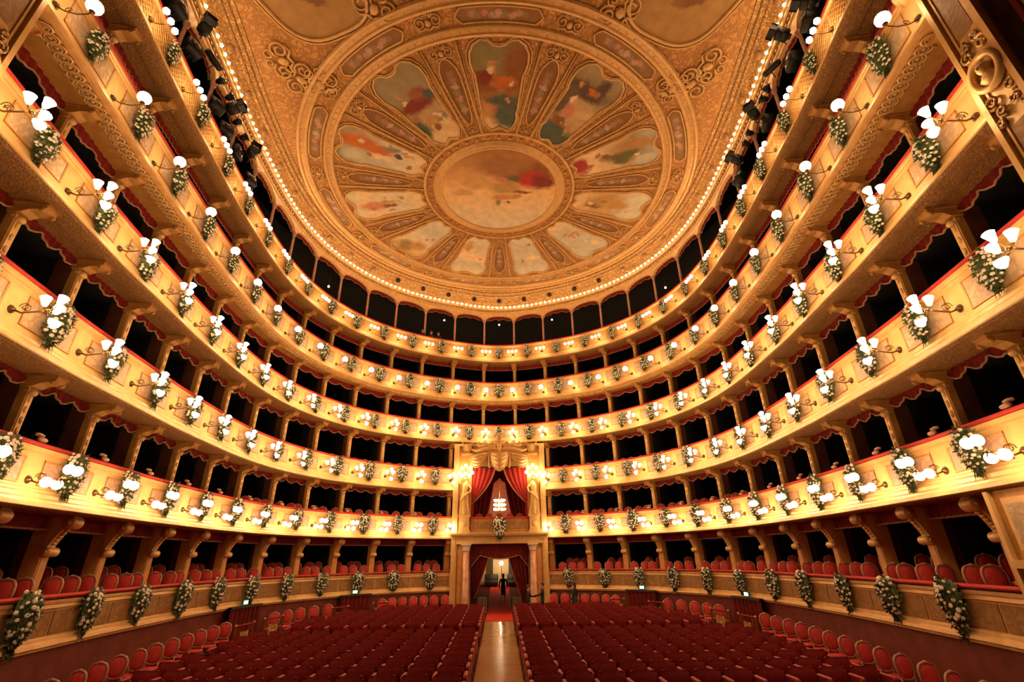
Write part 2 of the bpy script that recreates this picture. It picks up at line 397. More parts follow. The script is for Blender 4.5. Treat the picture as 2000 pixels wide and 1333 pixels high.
def column_mesh(h, t):
    """slim gilded pilaster, local frame: -Y faces the hall, z from the rail"""
    c = MB(); w = .105
    c.box(-w, w, -0.02, 0.14, -.3, h, 0)
    f = MB()
    f.box(-w-.02, w+.02, -.05, .05, -.05, .10); f.box(-.075, .075, -.045, -.018, .14, h-.42); f.box(-w-.015, w+.015, -.04, .05, h-.36, h-.30)
    for i in range(4):
        z = .25+(h-.75)*i/3; f.ball((0, -.05, z), .05, 6, 4, 0, 1.0, .6, 1.6)
    f.lathe([(.07, 0), (.10, .06), (.06, .12)], 8, 0, Matrix.Translation((0, -.05, h-.42)))
    k = MB()      # bracket reaching out below the soffit
    poly = [(.14, h-.26), (-.02, h-.26), (-.10, h-.24), (-.22, h-.17), (-.40, h-.14), (-.50, h-.10), (-.50, h-.01), (.14, h-.01)]
    k.prism(poly, -.15, .15, lambda a, b, x: (x, a, b))
    k.box(-.18, .18, -.53, .14, h-.05, h)
    for sx in (-.155, .155):
        k.lathe([(.05, -.02), (.062, 0), (.05, .02)], 8, 0, Matrix.Translation((sx, -.44, h-.14)) @ Matrix.Rotation(math.pi/2, 4, 'Y'))
    return c.mesh('column', 'gold_dull'), f.mesh('carving', 'gold'), k.mesh('bracket', 'gold_dull')
def gallery_column_mesh(h):
    c = MB(); c.lathe([(.10, 0), (.10, .10), (.07, .14), (.075, .5), (.065, h-.22), (.10, h-.16), (.12, h-.02), (.12, h)], 10, 0, Matrix.Translation((0, .02, 0)))
    return c.mesh('column', 'marble')
def console_mesh(h):
    """scrolled console column of the ground-level boxes"""
    c = MB(); c.box(-.14, .14, -.02, .30, -.3, h)
    c.box(-.155, .155, -.04, .31, 0, .07); c.box(-.10, .10, -.035, -.015, .12, h*.48)
    k = MB()
    poly = [(.25, h), (.25, h*.55), (.02, h*.52), (-.10, h*.535), (-.08, h*.60), (-.12, h*.66), (-.20, h*.76), (-.32, h*.86), (-.42, h*.93), (-.44, h), ]
    k.prism(poly, -.135, .135, lambda a, b, x: (x, a, b))
    def vol(y, z, r, w):
        k.lathe([(r*.6, -w-.02), (r, -w), (r, w), (r*.6, w+.02)], 14, 0, Matrix.Translation((0, y, z)) @ Matrix.Rotation(math.pi/2, 4, 'Y'))
        for sx in (-w-.02, w+.02):
            k.lathe([(r*.42, -.012), (r*.42, .012)], 8, 0, Matrix.Translation((sx, y, z)) @ Matrix.Rotation(math.pi/2, 4, 'Y'))
    vol(-.36, h-.14, .14, .15); vol(-.10, h*.53, .10, .15)
    for i in range(7):
        u = i/6; k.ball((0, -.07-.29*u**1.3, h*(.60+.26*u)), .045, 6, 4, 0, 1.6, 1, 1)
    return c.mesh('column', 'wood'), k.mesh('console', 'gold')
def scroll_pts(c, r0, turns, n, ax, ay, start=0.0, grow=0.28):
    """spiral points in the plane of unit vectors ax, ay"""
    out = []
    for i in range(n+1):
        u = i/n; t = start + u*turns*2*math.pi; r = r0*(grow + (1-grow)*u); out.append(c + ax*(r*math.cos(t)) + ay*(r*math.sin(t)))
    return out
def lattice(mb, s0, s1, z0, z1, o):
    w = s1-s0; h = z1-z0; st = 0.17; n = int((w+h)/st)
    for i in range(n+1):
        for sg in (1, -1):
            a = i*st - h
            u0, v0, u1, v1 = a, 0.0, a+h, h
            if u0 < 0: v0 -= u0; u0 = 0
            if u1 > w: v1 -= (u1-w); u1 = w
            if v1-v0 < .04: continue
            if sg < 0: u0, u1 = w-u0, w-u1
            mb.tube([at(s0+u0, o, z0+v0), at(s0+u1, o, z0+v1)], 0.014, 4, 0, False)
BALC = []
def balconies():
    dx = {1: 'damask_rose', 2: 'damask', 3: 'damask', 4: 'damask'}
    look = ['brown damask front of the ground-level boxes with scrolled console columns', 'first balcony with rose panels above the ground-level boxes',
            'second balcony with four-globe lamps, level with the royal box canopy', 'third balcony crossing just above the royal box canopy',
            'fourth balcony with single round globe lamps, below the top gallery', 'top gallery with lattice front and arches beneath the ceiling']
    for t in range(6):
        zr = ZR[t]; ke = KEND[t]; full = t >= 3
        root = thing('balcony', look[t], 'balcony', (0, 0, 0)); BALC.append(root)
        se = SEND[t]
        if full: spans = [(-se, se)]
        else: spans = [(-se, -2.92), (2.92, se)]
        for s0, s1 in spans:
            n = int((s1-s0)*3)
            a = MB(); D = LIPD[t]
            if t == 0:
                sweep(a, [(-.20, zr-.10), (.11, zr-.10), (.13, zr-.13), (.13, zr-.17), (.10, zr-.19), (.12, zr-.26), (.08, zr-.29), (.08, zr-.80), (.11, zr-.82), (.12, zr-.88), (.18, zr-.91),
                          (.20, zr-.98), (.14, zr-1.01), (.14, zr-1.05), (.03, zr-1.05)], s0, s1, n)
                a.build('parapet', 'gold', root)
                p = MB(); sweep(p, [(-.12, zr-.68), (-2.8, zr-.68)], s0, s1, n//2); p.build('box_floor', 'box_painted_shadow', root)
            else:
                low = [(.13, zr-D+.36), (.14, zr-D+.31), (.18, zr-D+.27), (.19, zr-D+.20), (.24, zr-D+.16), (.26, zr-D+.11), (.30, zr-D+.09), (.31, zr-D+.02), (.29, zr-D)]
                if t < 5: up = [(-.20, zr-.07), (.12, zr-.07), (.15, zr-.09), (.15, zr-.15), (.12, zr-.17), (.13, zr-.22), (.10, zr-.24), (.10, zr-D+.38)]
                else: up = [(-.20, zr-.06), (.12, zr-.06), (.15, zr-.08), (.15, zr-.13), (.10, zr-.17), (.09, zr-.22), (.09, zr-D+.38)]
                sweep(a, up+low, s0, s1, n); a.build('parapet', 'gold', root)
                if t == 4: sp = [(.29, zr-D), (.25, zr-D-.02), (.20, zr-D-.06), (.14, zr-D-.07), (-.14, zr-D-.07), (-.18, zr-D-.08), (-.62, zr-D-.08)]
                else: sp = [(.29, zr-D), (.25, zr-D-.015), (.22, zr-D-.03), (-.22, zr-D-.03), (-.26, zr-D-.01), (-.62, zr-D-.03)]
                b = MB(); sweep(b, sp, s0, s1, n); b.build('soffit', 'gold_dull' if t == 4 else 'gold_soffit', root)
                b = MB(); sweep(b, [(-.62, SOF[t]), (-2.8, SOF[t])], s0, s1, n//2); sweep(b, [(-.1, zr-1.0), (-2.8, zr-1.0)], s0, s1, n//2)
                b.build('slab', 'box_painted_shadow', root)
            c = MB()
            sweep(c, [(.10, zr-.075), (.165, zr-.06), (.175, zr-.03), (.15, zr), (-.12, zr), (-.16, zr-.03), (-.16, zr-.08)], s0, s1, n, 0, True)
            c.build('armrest', 'velvet', root)
        # columns, panels, valances
        bl = bays(1 if not full else 0, ke, full)
        ks = list(range(0 if full else 1, ke+1)) if t else list(range(1, ke+1))
        top = (SOF[t+1] if t < 5 else 19.50); h = top-zr
        if t == 0: cm = console_mesh(h)
        elif t < 5: cm = column_mesh(h, t)
        else: cm = (gallery_column_mesh(h),)
        pm = MB(); pm.box(-.045, .045, .12, .55, -.6, h); pmm = pm.mesh('partition', 'partition')
        pm = MB(); pm.box(-.04, .04, .55, 2.2, -.6, h); pmd = pm.mesh('rear_partition', 'box_painted_shadow')  # rear part of the partition, its fade into shade painted as near-black
        for k in ks:
            for sd in (-1, 1):
                s = SK[k]*sd
                if not full and k == 1: s = 3.14*sd
                p = at(s, COL_O, zr); rz = ang(s)
                o = link('column', cm[0], root, p, rz)
                if t == 0: link('console', cm[1], o)
                elif t < 5: link('carving', cm[1], o); link('bracket', cm[2], o)
                if t < 5: link('partition', pmm, root, p, rz); link('rear_partition', pmd, root, p, rz)
        for s0, s1, sd, i in bl:
            if not full and i == 1:
                if sd > 0: s0 = 3.14
                else: s1 = -3.14
            if s1-s0 < .4: continue
            # valance hangs above the opening of tier t
            if t < 5:
                va, vb = valance_mesh(s0, s1, SOF[t+1]+.01, t+1)
                v = va.build('valance', 'velvet_valance', root); vb.build('fringe', 'fringe', v)
            else:
                va, vb = arch_valance(s0, s1, top, .40)
                v = va.build('valance', 'velvet_valance', root); vb.build('fringe', 'fringe', v)
                a = MB(); n = 16; P = []; P2 = []
                for q in range(n+1):
                    u = q/n; s = s0+.09+(s1-s0-.18)*u; zz = top + .40*math.sqrt(max(0, 1-(2*u-1)**2)); aw = COL_O+.05
                    P.append([at(s, aw, zz), at(s, aw, 20.10)]); P2.append([at(s, aw-.25, zz), at(s, aw+.012, zz), at(s, aw+.012, zz+.05)])
                a.grid(P); a.grid(P2)
                for e0, e1 in ((s0-.005, s0+.09), (s1-.09, s1+.005)): sweep(a, [(aw, top), (aw, 20.10)], e0, e1, 1)
                a.build('arch', 'gold', root)
            w = s1-s0
            if 1 <= t <= 4:
                m0 = s0+.30; m1 = s1-.30
                zb = zr-D+.45; q = MB(); sweep(q, [(.10, zr-.33), (.107, zr-.335), (.107, zb+.005), (.10, zb)], m0, m1, 5); q.build('panel', dx[t], root)
                fr = MB(); sweep(fr, [(.10, zr-.30), (.125, zr-.31), (.125, zr-.33), (.10, zr-.34)], m0-.03, m1+.03, 5)
                sweep(fr, [(.10, zb+.01), (.125, zb), (.125, zb-.02), (.10, zb-.03)], m0-.03, m1+.03, 5)
                sweep(fr, [(.125, zr-.31), (.125, zb-.02)], m0-.035, m0, 1); sweep(fr, [(.125, zr-.31), (.125, zb-.02)], m1, m1+.035, 1)
                fr.build('frame', 'gold_dull', root)  # shadow lines round each panel painted in as darker gold
            elif t == 0:
                q = MB(); sweep(q, [(.08, zr-.31), (.095, zr-.325), (.095, zr-.765), (.08, zr-.78)], s0+.03, s1-.03, 6); q.build('panel', 'damask_brown', root)
            else:
                q = MB(); sweep(q, [(.09, zr-.23), (.094, zr-.24), (.094, zr-LIPD[5]+.39), (.09, zr-LIPD[5]+.385)], s0+.05, s1-.05, 5); q.build('panel', 'gold_dull', root)
                q = MB(); lattice(q, s0+.05, s1-.05, zr-LIPD[5]+.40, zr-.24, .10); q.build('lattice', 'gold', root)
            if t == 4:      # guilloche on the soffit
                g = MB(); m = 10
                for c in range(m):
                    s = s0 + w*(c+.5)/m; cc = at(s, .02, zr-LIPD[4]-.075); a = ang(s); tx, nx = Vector((math.cos(a), math.sin(a), 0)), Vector((-math.sin(a), math.cos(a), 0))
                    for rr, tb in ((1.0, .026), (.62, .016)):
                        g.tube([cc + tx*(.125*rr*math.cos(x)) + nx*(.155*rr*math.sin(x)) + Vector((0, 0, -.015)) for x in np.linspace(0, 2*math.pi, 11)[:-1]], tb, 4, 0, False, True)
                    g.ball(cc, .045, 6, 3, 0, 1, 1, .8)
                g.build('guilloche', 'gold', root)
        if t == 1:
            cv = MB()
            cv.lathe([(.04, -.10), (.055, 0), (.04, .10)], 8, 0, Matrix.Translation((0, -.14, .07)) @ Matrix.Rotation(math.pi/2, 4, 'Y'))
            cv.lathe([(.03, -.11), (.045, 0), (.03, .11)], 8, 0, Matrix.Translation((0, -.06, .17)) @ Matrix.Rotation(math.pi/2, 4, 'Y'))
            cvm = cv.mesh('rail_scroll', 'chair_gilt')
            for k in ks:
                for sd in (-1, 1):
                    if k > 1: link('rail_scroll', cvm, root, at(SK[k]*sd, -.05, zr), ang(SK[k]*sd))
balconies()

# ------------------------------------------------------------------ cornice with its ring of bulbs
def cornice():
    root = thing('cornice', 'gilded cornice with a ring of small bulbs running round the ceiling', 'cornice')
    a = MB(); s0, s1 = -33.3, 33.3
    sweep(a, [(-.44, 20.04), (-.39, 20.08), (-.38, 20.14), (-.41, 20.16), (-.41, 20.26), (-.31, 20.28), (-.27, 20.33), (-.26, 20.37), (-.19, 20.41), (-.19, 20.48), (-.26, 20.50)], s0, s1, 150)
    a.build('moulding', 'gold', root)
    b = MB(); sweep(b, [(-.26, 20.50), (-.26, 20.72), (-.20, 20.98), (-.08, 21.18), (.0, 21.24), (.03, 21.34), (.15, 21.42), (.18, 21.52), (.32, 21.55), (.34, 21.62)], s0, s1, 150)
    b.build('frieze', 'gold_carved', root)
    dn = MB(); L = s1-s0; n = 300
    for i in range(n):
        s = s0+L*(i+.5)/n; p = at(s, -.41, 20.21); M = Matrix.Translation(p) @ Matrix.Rotation(ang(s), 4, 'Z')
        dn.box(-.045, .045, -.06, .01, -.045, .045, 0, M)
    d = dn.build('dentils', 'gold_dull', root); d['kind'] = 'stuff'
    bm = MB(); bm.ball((0, 0, 0), .058, 8, 5); bmm = bm.mesh('bulb', 'bulb_glass')
    N = 190
    for i in range(N):
        s = s0+1.2+(L-2.4)*(i+.5)/N; link('bulb', bmm, root, at(s, -.17, 20.45))
    vm = MB(); vm.lathe([(.13, -.02), (.16, .0), (.16, .03), (.13, .05)], 14, 0, Matrix.Rotation(math.radians(122), 4, 'X'))
    vd = vm.mesh('vent', 'vent_dark'); vg = vm.mesh('vent', 'vent_gold')
    for k in range(-14, 15):
        s = k*1.95
        link('vent', vd if abs(k) <= 4 else vg, root, at(s, -.17, 21.0), ang(s))
cornice()

# ------------------------------------------------------------------ ceiling
CC = Vector((0.04, 19.95, 21.60))
def cdir(a): return Vector((math.sin(a), -math.cos(a), 0)), Vector((math.cos(a), math.sin(a), 0))     # outward, tangential
def ring_prof(mb, prof, n=120, mi=0):
    """prof (radius, depth below the ceiling)"""
    for j in range(len(prof)-1):
        P = []
        for i in range(n+1):
            o, _ = cdir(2*math.pi*i/n); P.append([CC + o*prof[j][0] + Vector((0, 0, -prof[j][1])), CC + o*prof[j+1][0] + Vector((0, 0, -prof[j+1][1]))])
        mb.grid(P, mi, True)
PETAL = [(0, 4.30), (.34, 4.12), (.52, 4.22), (.70, 4.48), (.78, 4.78), (.74, 5.05), (.80, 5.20), (.84, 5.60), (.98, 6.85), (1.06, 7.0), (1.16, 7.35), (1.17, 7.75), (1.02, 8.10), (.72, 8.32),
         (.45, 8.28), (.22, 8.10)]
def petal_outline():
    right = PETAL[1:]; pts = [PETAL[0]] + right + [(0, 8.06)] + [(-x, y) for x, y in reversed(right)]
    return pts
def arr_outline(fn, n): return [fn(2*math.pi*i/n) for i in range(n)]
PAL = dict(cream=(.86, .64, .36), sky=(.60, .56, .42), pale=(.74, .66, .47), grey=(.30, .25, .15), brown=(.30, .115, .035), red=(.42, .05, .04), orange=(.62, .17, .03), teal=(.10, .13, .10), green=(.16, .15, .05),
           violet=(.12, .075, .06), flesh=(.62, .30, .12), ochre=(.58, .33, .10), pink=(.62, .26, .16), wine=(.25, .045, .03))
def ceiling():
    root = struct(link('ceiling', None, None))
    a = MB(); L = SK[15]; n = 90
    P = [[at(-L+2*L*i/n, .2, 21.60), Vector((0, min(max(at(-L+2*L*i/n, .2).y, 3.4), 30), 21.60))] for i in range(n+1)]
    a.grid(P, 0, False); a.build('field', 'gold_ceiling', root)
    a = MB()
    ring_prof(a, [(3.02, 0), (3.05, .10), (3.14, .14), (3.22, .10), (3.30, .13), (3.40, .07), (3.50, .02)])
    ring_prof(a, [(3.86, .02), (3.90, .08), (3.98, .08), (4.02, .02)])
    ring_prof(a, [(8.42, .02), (8.46, .10), (8.56, .12), (8.60, .06), (8.74, .06), (8.78, .12), (8.86, .10), (8.90, .02)])
    ring_prof(a, [(9.58, .02), (9.62, .10), (9.72, .14), (9.78, .07), (9.90, .07), (9.95, .16), (10.05, .16), (10.10, .04)])
    a.build('ring_moulding', 'gold', root)
    b = MB()
    for rr, m, br in ((3.68, 44, .075), (8.67, 150, .045), (9.84, 160, .045)):
        for i in range(m):
            o, _ = cdir(2*math.pi*i/m); b.ball(CC + o*rr + Vector((0, 0, -.05)), br, 6, 3)
    bb = b.build('bead_course', 'gold', root); bb['kind'] = 'stuff'
    # central medallion
    sky = painting('paint_medallion', [PAL['pale'], (.80, .62, .38), (.88, .58, .27), (.68, .38, .15), (.44, .21, .075)],
                   [(1.3, 1.5, 1.5, .8, PAL['brown']), (.2, 1.9, 1.3, .7, (.40, .19, .07)), (1.75, .95, .75, .55, (.55, .045, .04)), (2.3, .8, .6, .5, PAL['wine']), (.75, 1.05, .35, .22, PAL['green']),
                    (.15, .95, .25, .18, PAL['pink']), (.3, .35, .8, .45, (.55, .33, .13)), (.1, -.35, .5, .22, PAL['flesh']), (.8, -.3, .4, .2, PAL['ochre']), (-.1, -.75, .16, .22, PAL['grey']), (.5, -.75, .12, .12, PAL['brown']),
                    (1.2, .05, .5, .12, PAL['brown']), (-1.2, .8, .7, .5, (.66, .40, .16)), (-1.9, .0, .5, .25, (.62, .40, .2))], 1, 1.4, .16, 1.2)
    m = MB(); m.add([(3.03*math.cos(x), 3.03*math.sin(x), 0) for x in np.linspace(0, 2*math.pi, 73)[:-1]], [tuple(range(71, -1, -1))])
    o = m.build('medallion_painting', 'paint_medallion', root); o.location = CC + Vector((0, 0, -.03)); o.rotation_euler = (math.pi, 0, 0)
    # eleven painted petals; local +y is outward (towards the rim), +x tangential
    outl = petal_outline(); cy = 6.25
    PM = {
        0: ([PAL['cream'], PAL['flesh'], PAL['brown'], (.30, .24, .10), (.27, .22, .10)], [(.45, -1.3, .75, .75, PAL['teal']), (.15, -.55, .75, .25, PAL['teal']), (.75, .9, .6, 1.0, PAL['brown']), (.2, .25, .5, .28, PAL['orange']),
             (-.3, .7, .16, .5, PAL['flesh']), (-.55, .45, .35, .35, PAL['wine']), (-.5, -1.2, .22, .25, PAL['ochre'])]),
        -1: ([PAL['cream'], (.72, .50, .26), (.40, .28, .14), (.36, .30, .17), (.33, .27, .14)], [(0, .2, .95, .32, PAL['wine']), (.3, .65, .45, .3, (.36, .12, .07)), (-.65, -.95, .28, .5, PAL['teal']), (.35, -.75, .4, .28, PAL['grey']),
             (-.1, -.75, .35, .25, PAL['ochre']), (-.05, -1.15, .16, .18, PAL['brown']), (.7, .4, .25, .25, PAL['teal'])]),
        1: ([PAL['teal'], (.55, .36, .18), (.66, .46, .24), (.30, .20, .12), (.42, .33, .17)], [(-.1, -1.5, .85, .55, PAL['teal']), (-.3, .9, 1.0, .42, PAL['violet']), (-.7, .1, .28, .9, (.16, .12, .07)), (.35, 1.3, .3, .5, PAL['violet']),
             (0, 1.0, .2, .18, PAL['orange']), (-.3, -.85, .35, .25, PAL['brown']), (-.2, -.2, .35, .3, PAL['pink'])]),
        -2: ([PAL['cream'], PAL['pale'], PAL['sky'], (.50, .38, .22), (.36, .33, .22)], [(.35, 1.2, .42, .85, PAL['orange']), (.2, .25, .32, .7, (.60, .18, .035)), (-.55, 1.2, .4, .6, PAL['sky']), (.5, -.4, .2, .4, PAL['grey']),
             (.15, -.75, .14, .2, PAL['violet']), (-.2, -.1, .15, .5, PAL['cream'])]),
        2: ([PAL['cream'], PAL['cream'], (.62, .46, .26), (.42, .30, .14), (.50, .52, .42)], [(0, -1.75, .55, .42, PAL['red']), (-.35, .9, .4, 1.0, (.48, .27, .11)), (.1, .35, .25, .85, PAL['green']), (.35, .2, .3, .4, PAL['green']),
             (-.1, -.45, .2, .28, PAL['brown']), (.75, 1.4, .3, .6, PAL['sky'])]),
        -3: ([PAL['cream'], PAL['pale'], PAL['pale'], PAL['cream'], PAL['pale']], [(-.15, .8, .32, .75, (.64, .28, .16)), (.1, -.1, .12, .45, PAL['ochre']), (-.2, -.1, .15, .35, PAL['brown']), (.3, -.95, .14, .18, PAL['ochre'])]),
        3: ([PAL['cream'], (.66, .44, .20), (.62, .40, .18), PAL['pale'], PAL['pale']], [(.15, -.9, .3, .5, PAL['brown']), (-.2, -.2, .5, .8, (.55, .34, .13)), (.05, .4, .3, .6, PAL['ochre'])]),
        -4: ([PAL['pale'], (.62, .57, .42), PAL['pale'], PAL['cream'], PAL['ochre']], [(.25, 1.25, .55, .5, (.36, .24, .09)), (-.35, .8, .5, .5, PAL['ochre']), (.1, -.1, .14, .14, PAL['cream'])]),
        4: ([PAL['cream'], (.64, .58, .42), (.62, .58, .44), (.62, .57, .43), (.60, .58, .46)], [(-.2, -.5, .4, .12, PAL['flesh']), (.1, -.8, .2, .12, PAL['ochre']), (-.6, 1.1, .25, .3, PAL['cream'])]),
        -5: ([PAL['pale'], (.66, .58, .40), PAL['cream'], (.60, .56, .42), PAL['cream']], [(.45, -1.0, .25, .5, PAL['ochre']), (-.2, .3, .7, .18, PAL['cream'])]),
        5: ([PAL['pale'], (.62, .58, .42), (.64, .58, .42), (.60, .56, .42), PAL['pale']], [(-.3, .2, .5, .16, PAL['cream']), (.3, .8, .4, .2, (.68, .52, .30))]),
    }
    fm = MB(); fm.tube([(x, y-cy, .02) for x, y in outl], .05, 6, 0, False, True); fm.tube([(x*1.10, (y-cy)*1.045, .02) for x, y in outl], .028, 5, 0, False, True)
    fme = fm.mesh('frame', 'gold')
    for k in range(-5, 6):
        a = math.radians(k*32.727); o, tg = cdir(a)
        rf_ = random.Random(k+77); extra = []
        for q in range(7 if abs(k) < 4 else 4):
            extra.append((rf_.uniform(-.6, .6), rf_.uniform(-1.5, 1.3), rf_.uniform(.07, .16), rf_.uniform(.07, .2), rf_.choice([PAL['flesh'], PAL['cream'], PAL['ochre'], (.45, .20, .08), PAL['pink'], PAL['pale']])))
        painting('paint_petal_%d' % (k+6), PM[k][0], PM[k][1] + extra, 1, 1.0, .2, 1.6)
        m = MB(); m.add([(x, y-cy, 0) for x, y in outl], [tuple(range(len(outl)))])
        ob = m.build('petal_painting', 'paint_petal_%d' % (k+6), root)
        ob.matrix_local = Matrix(((tg.x, o.x, 0, 0), (tg.y, o.y, 0, 0), (0, 0, -1, 0), (0, 0, 0, 1)))
        ob.location = CC + o*cy + Vector((0, 0, -.02))
        fr = link('frame', fme, ob)
    # ribs between the petals with long dark panels
    painting('paint_rib', [(.30, .15, .05), (.26, .12, .04), (.30, .14, .05)], [(0, y, .16, .14, c) for y, c in zip(np.linspace(-.9, .9, 7), [(.52, .32, .2), (.40, .26, .16), (.55, .30, .22), (.34, .24, .14), (.58, .40, .26), (.42, .22, .14), (.36, .2, .1)])], 1, 1, .18, 5)
    ro = [(.10, -1.55), (.22, -1.2), (.34, -.2), (.40, .7), (.36, 1.1), (.20, 1.45), (0, 1.62)]
    ro = [(0, -1.62)] + ro + [(-x, y) for x, y in reversed(ro[:-1])]
    rm = MB(); rm.add([(x, y, 0) for x, y in ro], [tuple(range(len(ro)))]); rme = rm.mesh('rib_panel', 'paint_rib')
    rf = MB(); rf.tube([(x, y, .02) for x, y in ro], .035, 5, 0, False, True)
    rfe = rf.mesh('frame', 'gold')
    rl = MB()
    for sx in (-1, 1):
        rl.tube([(sx*.34, -2.2, .02), (sx*.52, 0, .02), (sx*.72, 2.15, .02)], .045, 5); rl.tube([(sx*.40, -2.2, .01), (sx*.60, 0, .01), (sx*.83, 2.15, .01)], .022, 5)
    rle = rl.mesh('rib_moulding', 'gold')
    sm = MB(); ex, ey = Vector((1, 0, 0)), Vector((0, 1, 0))
    for sx in (-1, 1):
        sm.tube(scroll_pts(Vector((sx*.30, .05, 0.03)), .24, 1.4, 16, ex*sx, ey), .032, 4); sm.tube(scroll_pts(Vector((sx*.12, .34, 0.03)), .15, 1.2, 12, ex*sx, -ey), .026, 4)
        sm.tube([(0, -.25, 0.02), (sx*.15, -.15, 0.04), (sx*.32, -.22, 0.03), (sx*.45, -.10, 0.02)], [.04, .04, .03, .015], 5)
    sm.ball((0, .0, 0.03), .12, 8, 4, 0, 1, 1.3, .6)
    sme = sm.mesh('scroll_ornament', 'gold')
    for k in range(11):
        a = math.radians((k+.5)*32.727); o, tg = cdir(a)
        R = Matrix(((tg.x, o.x, 0, 0), (tg.y, o.y, 0, 0), (0, 0, -1, 0), (0, 0, 0, 1)))
        def put(name, me, rad, parent=root, dz=-.02, sc=1.0):
            ob = link(name, me, parent); M = R.copy(); M.translation = CC + o*rad + Vector((0, 0, dz)); ob.matrix_local = M @ Matrix.Scale(sc, 4); return ob
        p = put('rib_panel', rme, 6.25); link('frame', rfe, p); put('rib_moulding', rle, 6.2); put('scroll_ornament', sme, 8.02, sc=.9); put('scroll_ornament', sme, 4.25, sc=.55)
        put('scroll_ornament', sme, 9.25, sc=1.0)
    # cartouches of the outer ring
    painting('paint_cartouche', [(.30, .155, .055), (.33, .17, .06), (.30, .15, .055)], [(x, random.uniform(-.08, .08), .13, .12, c) for x, c in zip(np.linspace(-1.0, 1.0, 9), [(.5, .3, .2), (.36, .26, .16), (.62, .26, .18), (.5, .36, .24), (.66, .42, .28), (.34, .26, .16), (.6, .34, .22), (.5, .3, .18), (.36, .24, .14)])], 1, 1, .15, 5)
    co = []
    for i in range(13):
        u = -1+2*i/12; co.append((u, 1))
    def arcp(th, rad): return (rad*math.sin(th), rad*math.cos(th)-9.25)
    T = math.radians(8.6); outc = [arcp(-T+2*T*i/10, 9.53) for i in range(11)] + [arcp(T*1.10, 9.40), arcp(T*1.16, 9.25), arcp(T*1.10, 9.12)] + [arcp(T-2*T*i/10, 8.98) for i in range(11)] + [arcp(-T*1.10, 9.12), arcp(-T*1.16, 9.25), arcp(-T*1.10, 9.40)]
    cm = MB(); cm.add([(x, y, 0) for x, y in outc], [tuple(range(len(outc)))]); cme = cm.mesh('cartouche', 'paint_cartouche')
    cf = MB(); cf.tube([(x, y, .02) for x, y in outc], .04, 5, 0, False, True); cfe = cf.mesh('frame', 'gold')
    for k in range(-5, 6):
        a = math.radians(k*32.727); o, tg = cdir(a)
        ob = link('cartouche', cme, root); M = Matrix(((tg.x, o.x, 0, 0), (tg.y, o.y, 0, 0), (0, 0, -1, 0), (0, 0, 0, 1))); M.translation = CC + o*9.25 + Vector((0, 0, -.025)); ob.matrix_local = M
        link('frame', cfe, ob)
    # large oval paintings in the spandrels towards the stage
    painting('paint_spandrel', [(.46, .26, .09), (.50, .29, .10), (.48, .27, .10)], [(.2, .3, .5, .2, (.28, .12, .05)), (-.3, .1, .25, .25, (.34, .16, .06))], 1, 1, .2, 2)
    for sx in (-1, 1):
        pts = []
        for i in range(40):
            t = 2*math.pi*i/40; pts.append((1.95*math.cos(t)*(1+.06*math.cos(4*t)), 1.75*math.sin(t)*(1+.06*math.cos(4*t))))
        m = MB(); m.add([(x, y, 0) for x, y in pts], [tuple(range(40))])
        ob = m.build('spandrel_painting', 'paint_spandrel', root, CC + Vector((sx*6.65, -10.0, -.02)), sx*math.radians(-20))
        f = MB(); f.tube([(x, y, -.03) for x, y in pts], .07, 6, 0, False, True); f.tube([(x*1.08, y*1.08, -.02) for x, y in pts], .04, 5, 0, False, True); f.build('frame', 'gold', ob)
        for (x, y, rz) in ((8.0, 13.4, .9), (7.3, 13.6, .2), (8.4, 12.6, 1.4), (4.4, 10.6, -.3)):
            s2 = link('scroll_ornament', sme, root, (sx*x, y, 21.57)); s2.rotation_euler = (math.pi, 0, sx*rz); s2.scale = (1.5, 1.5, 1.5)
ceiling()
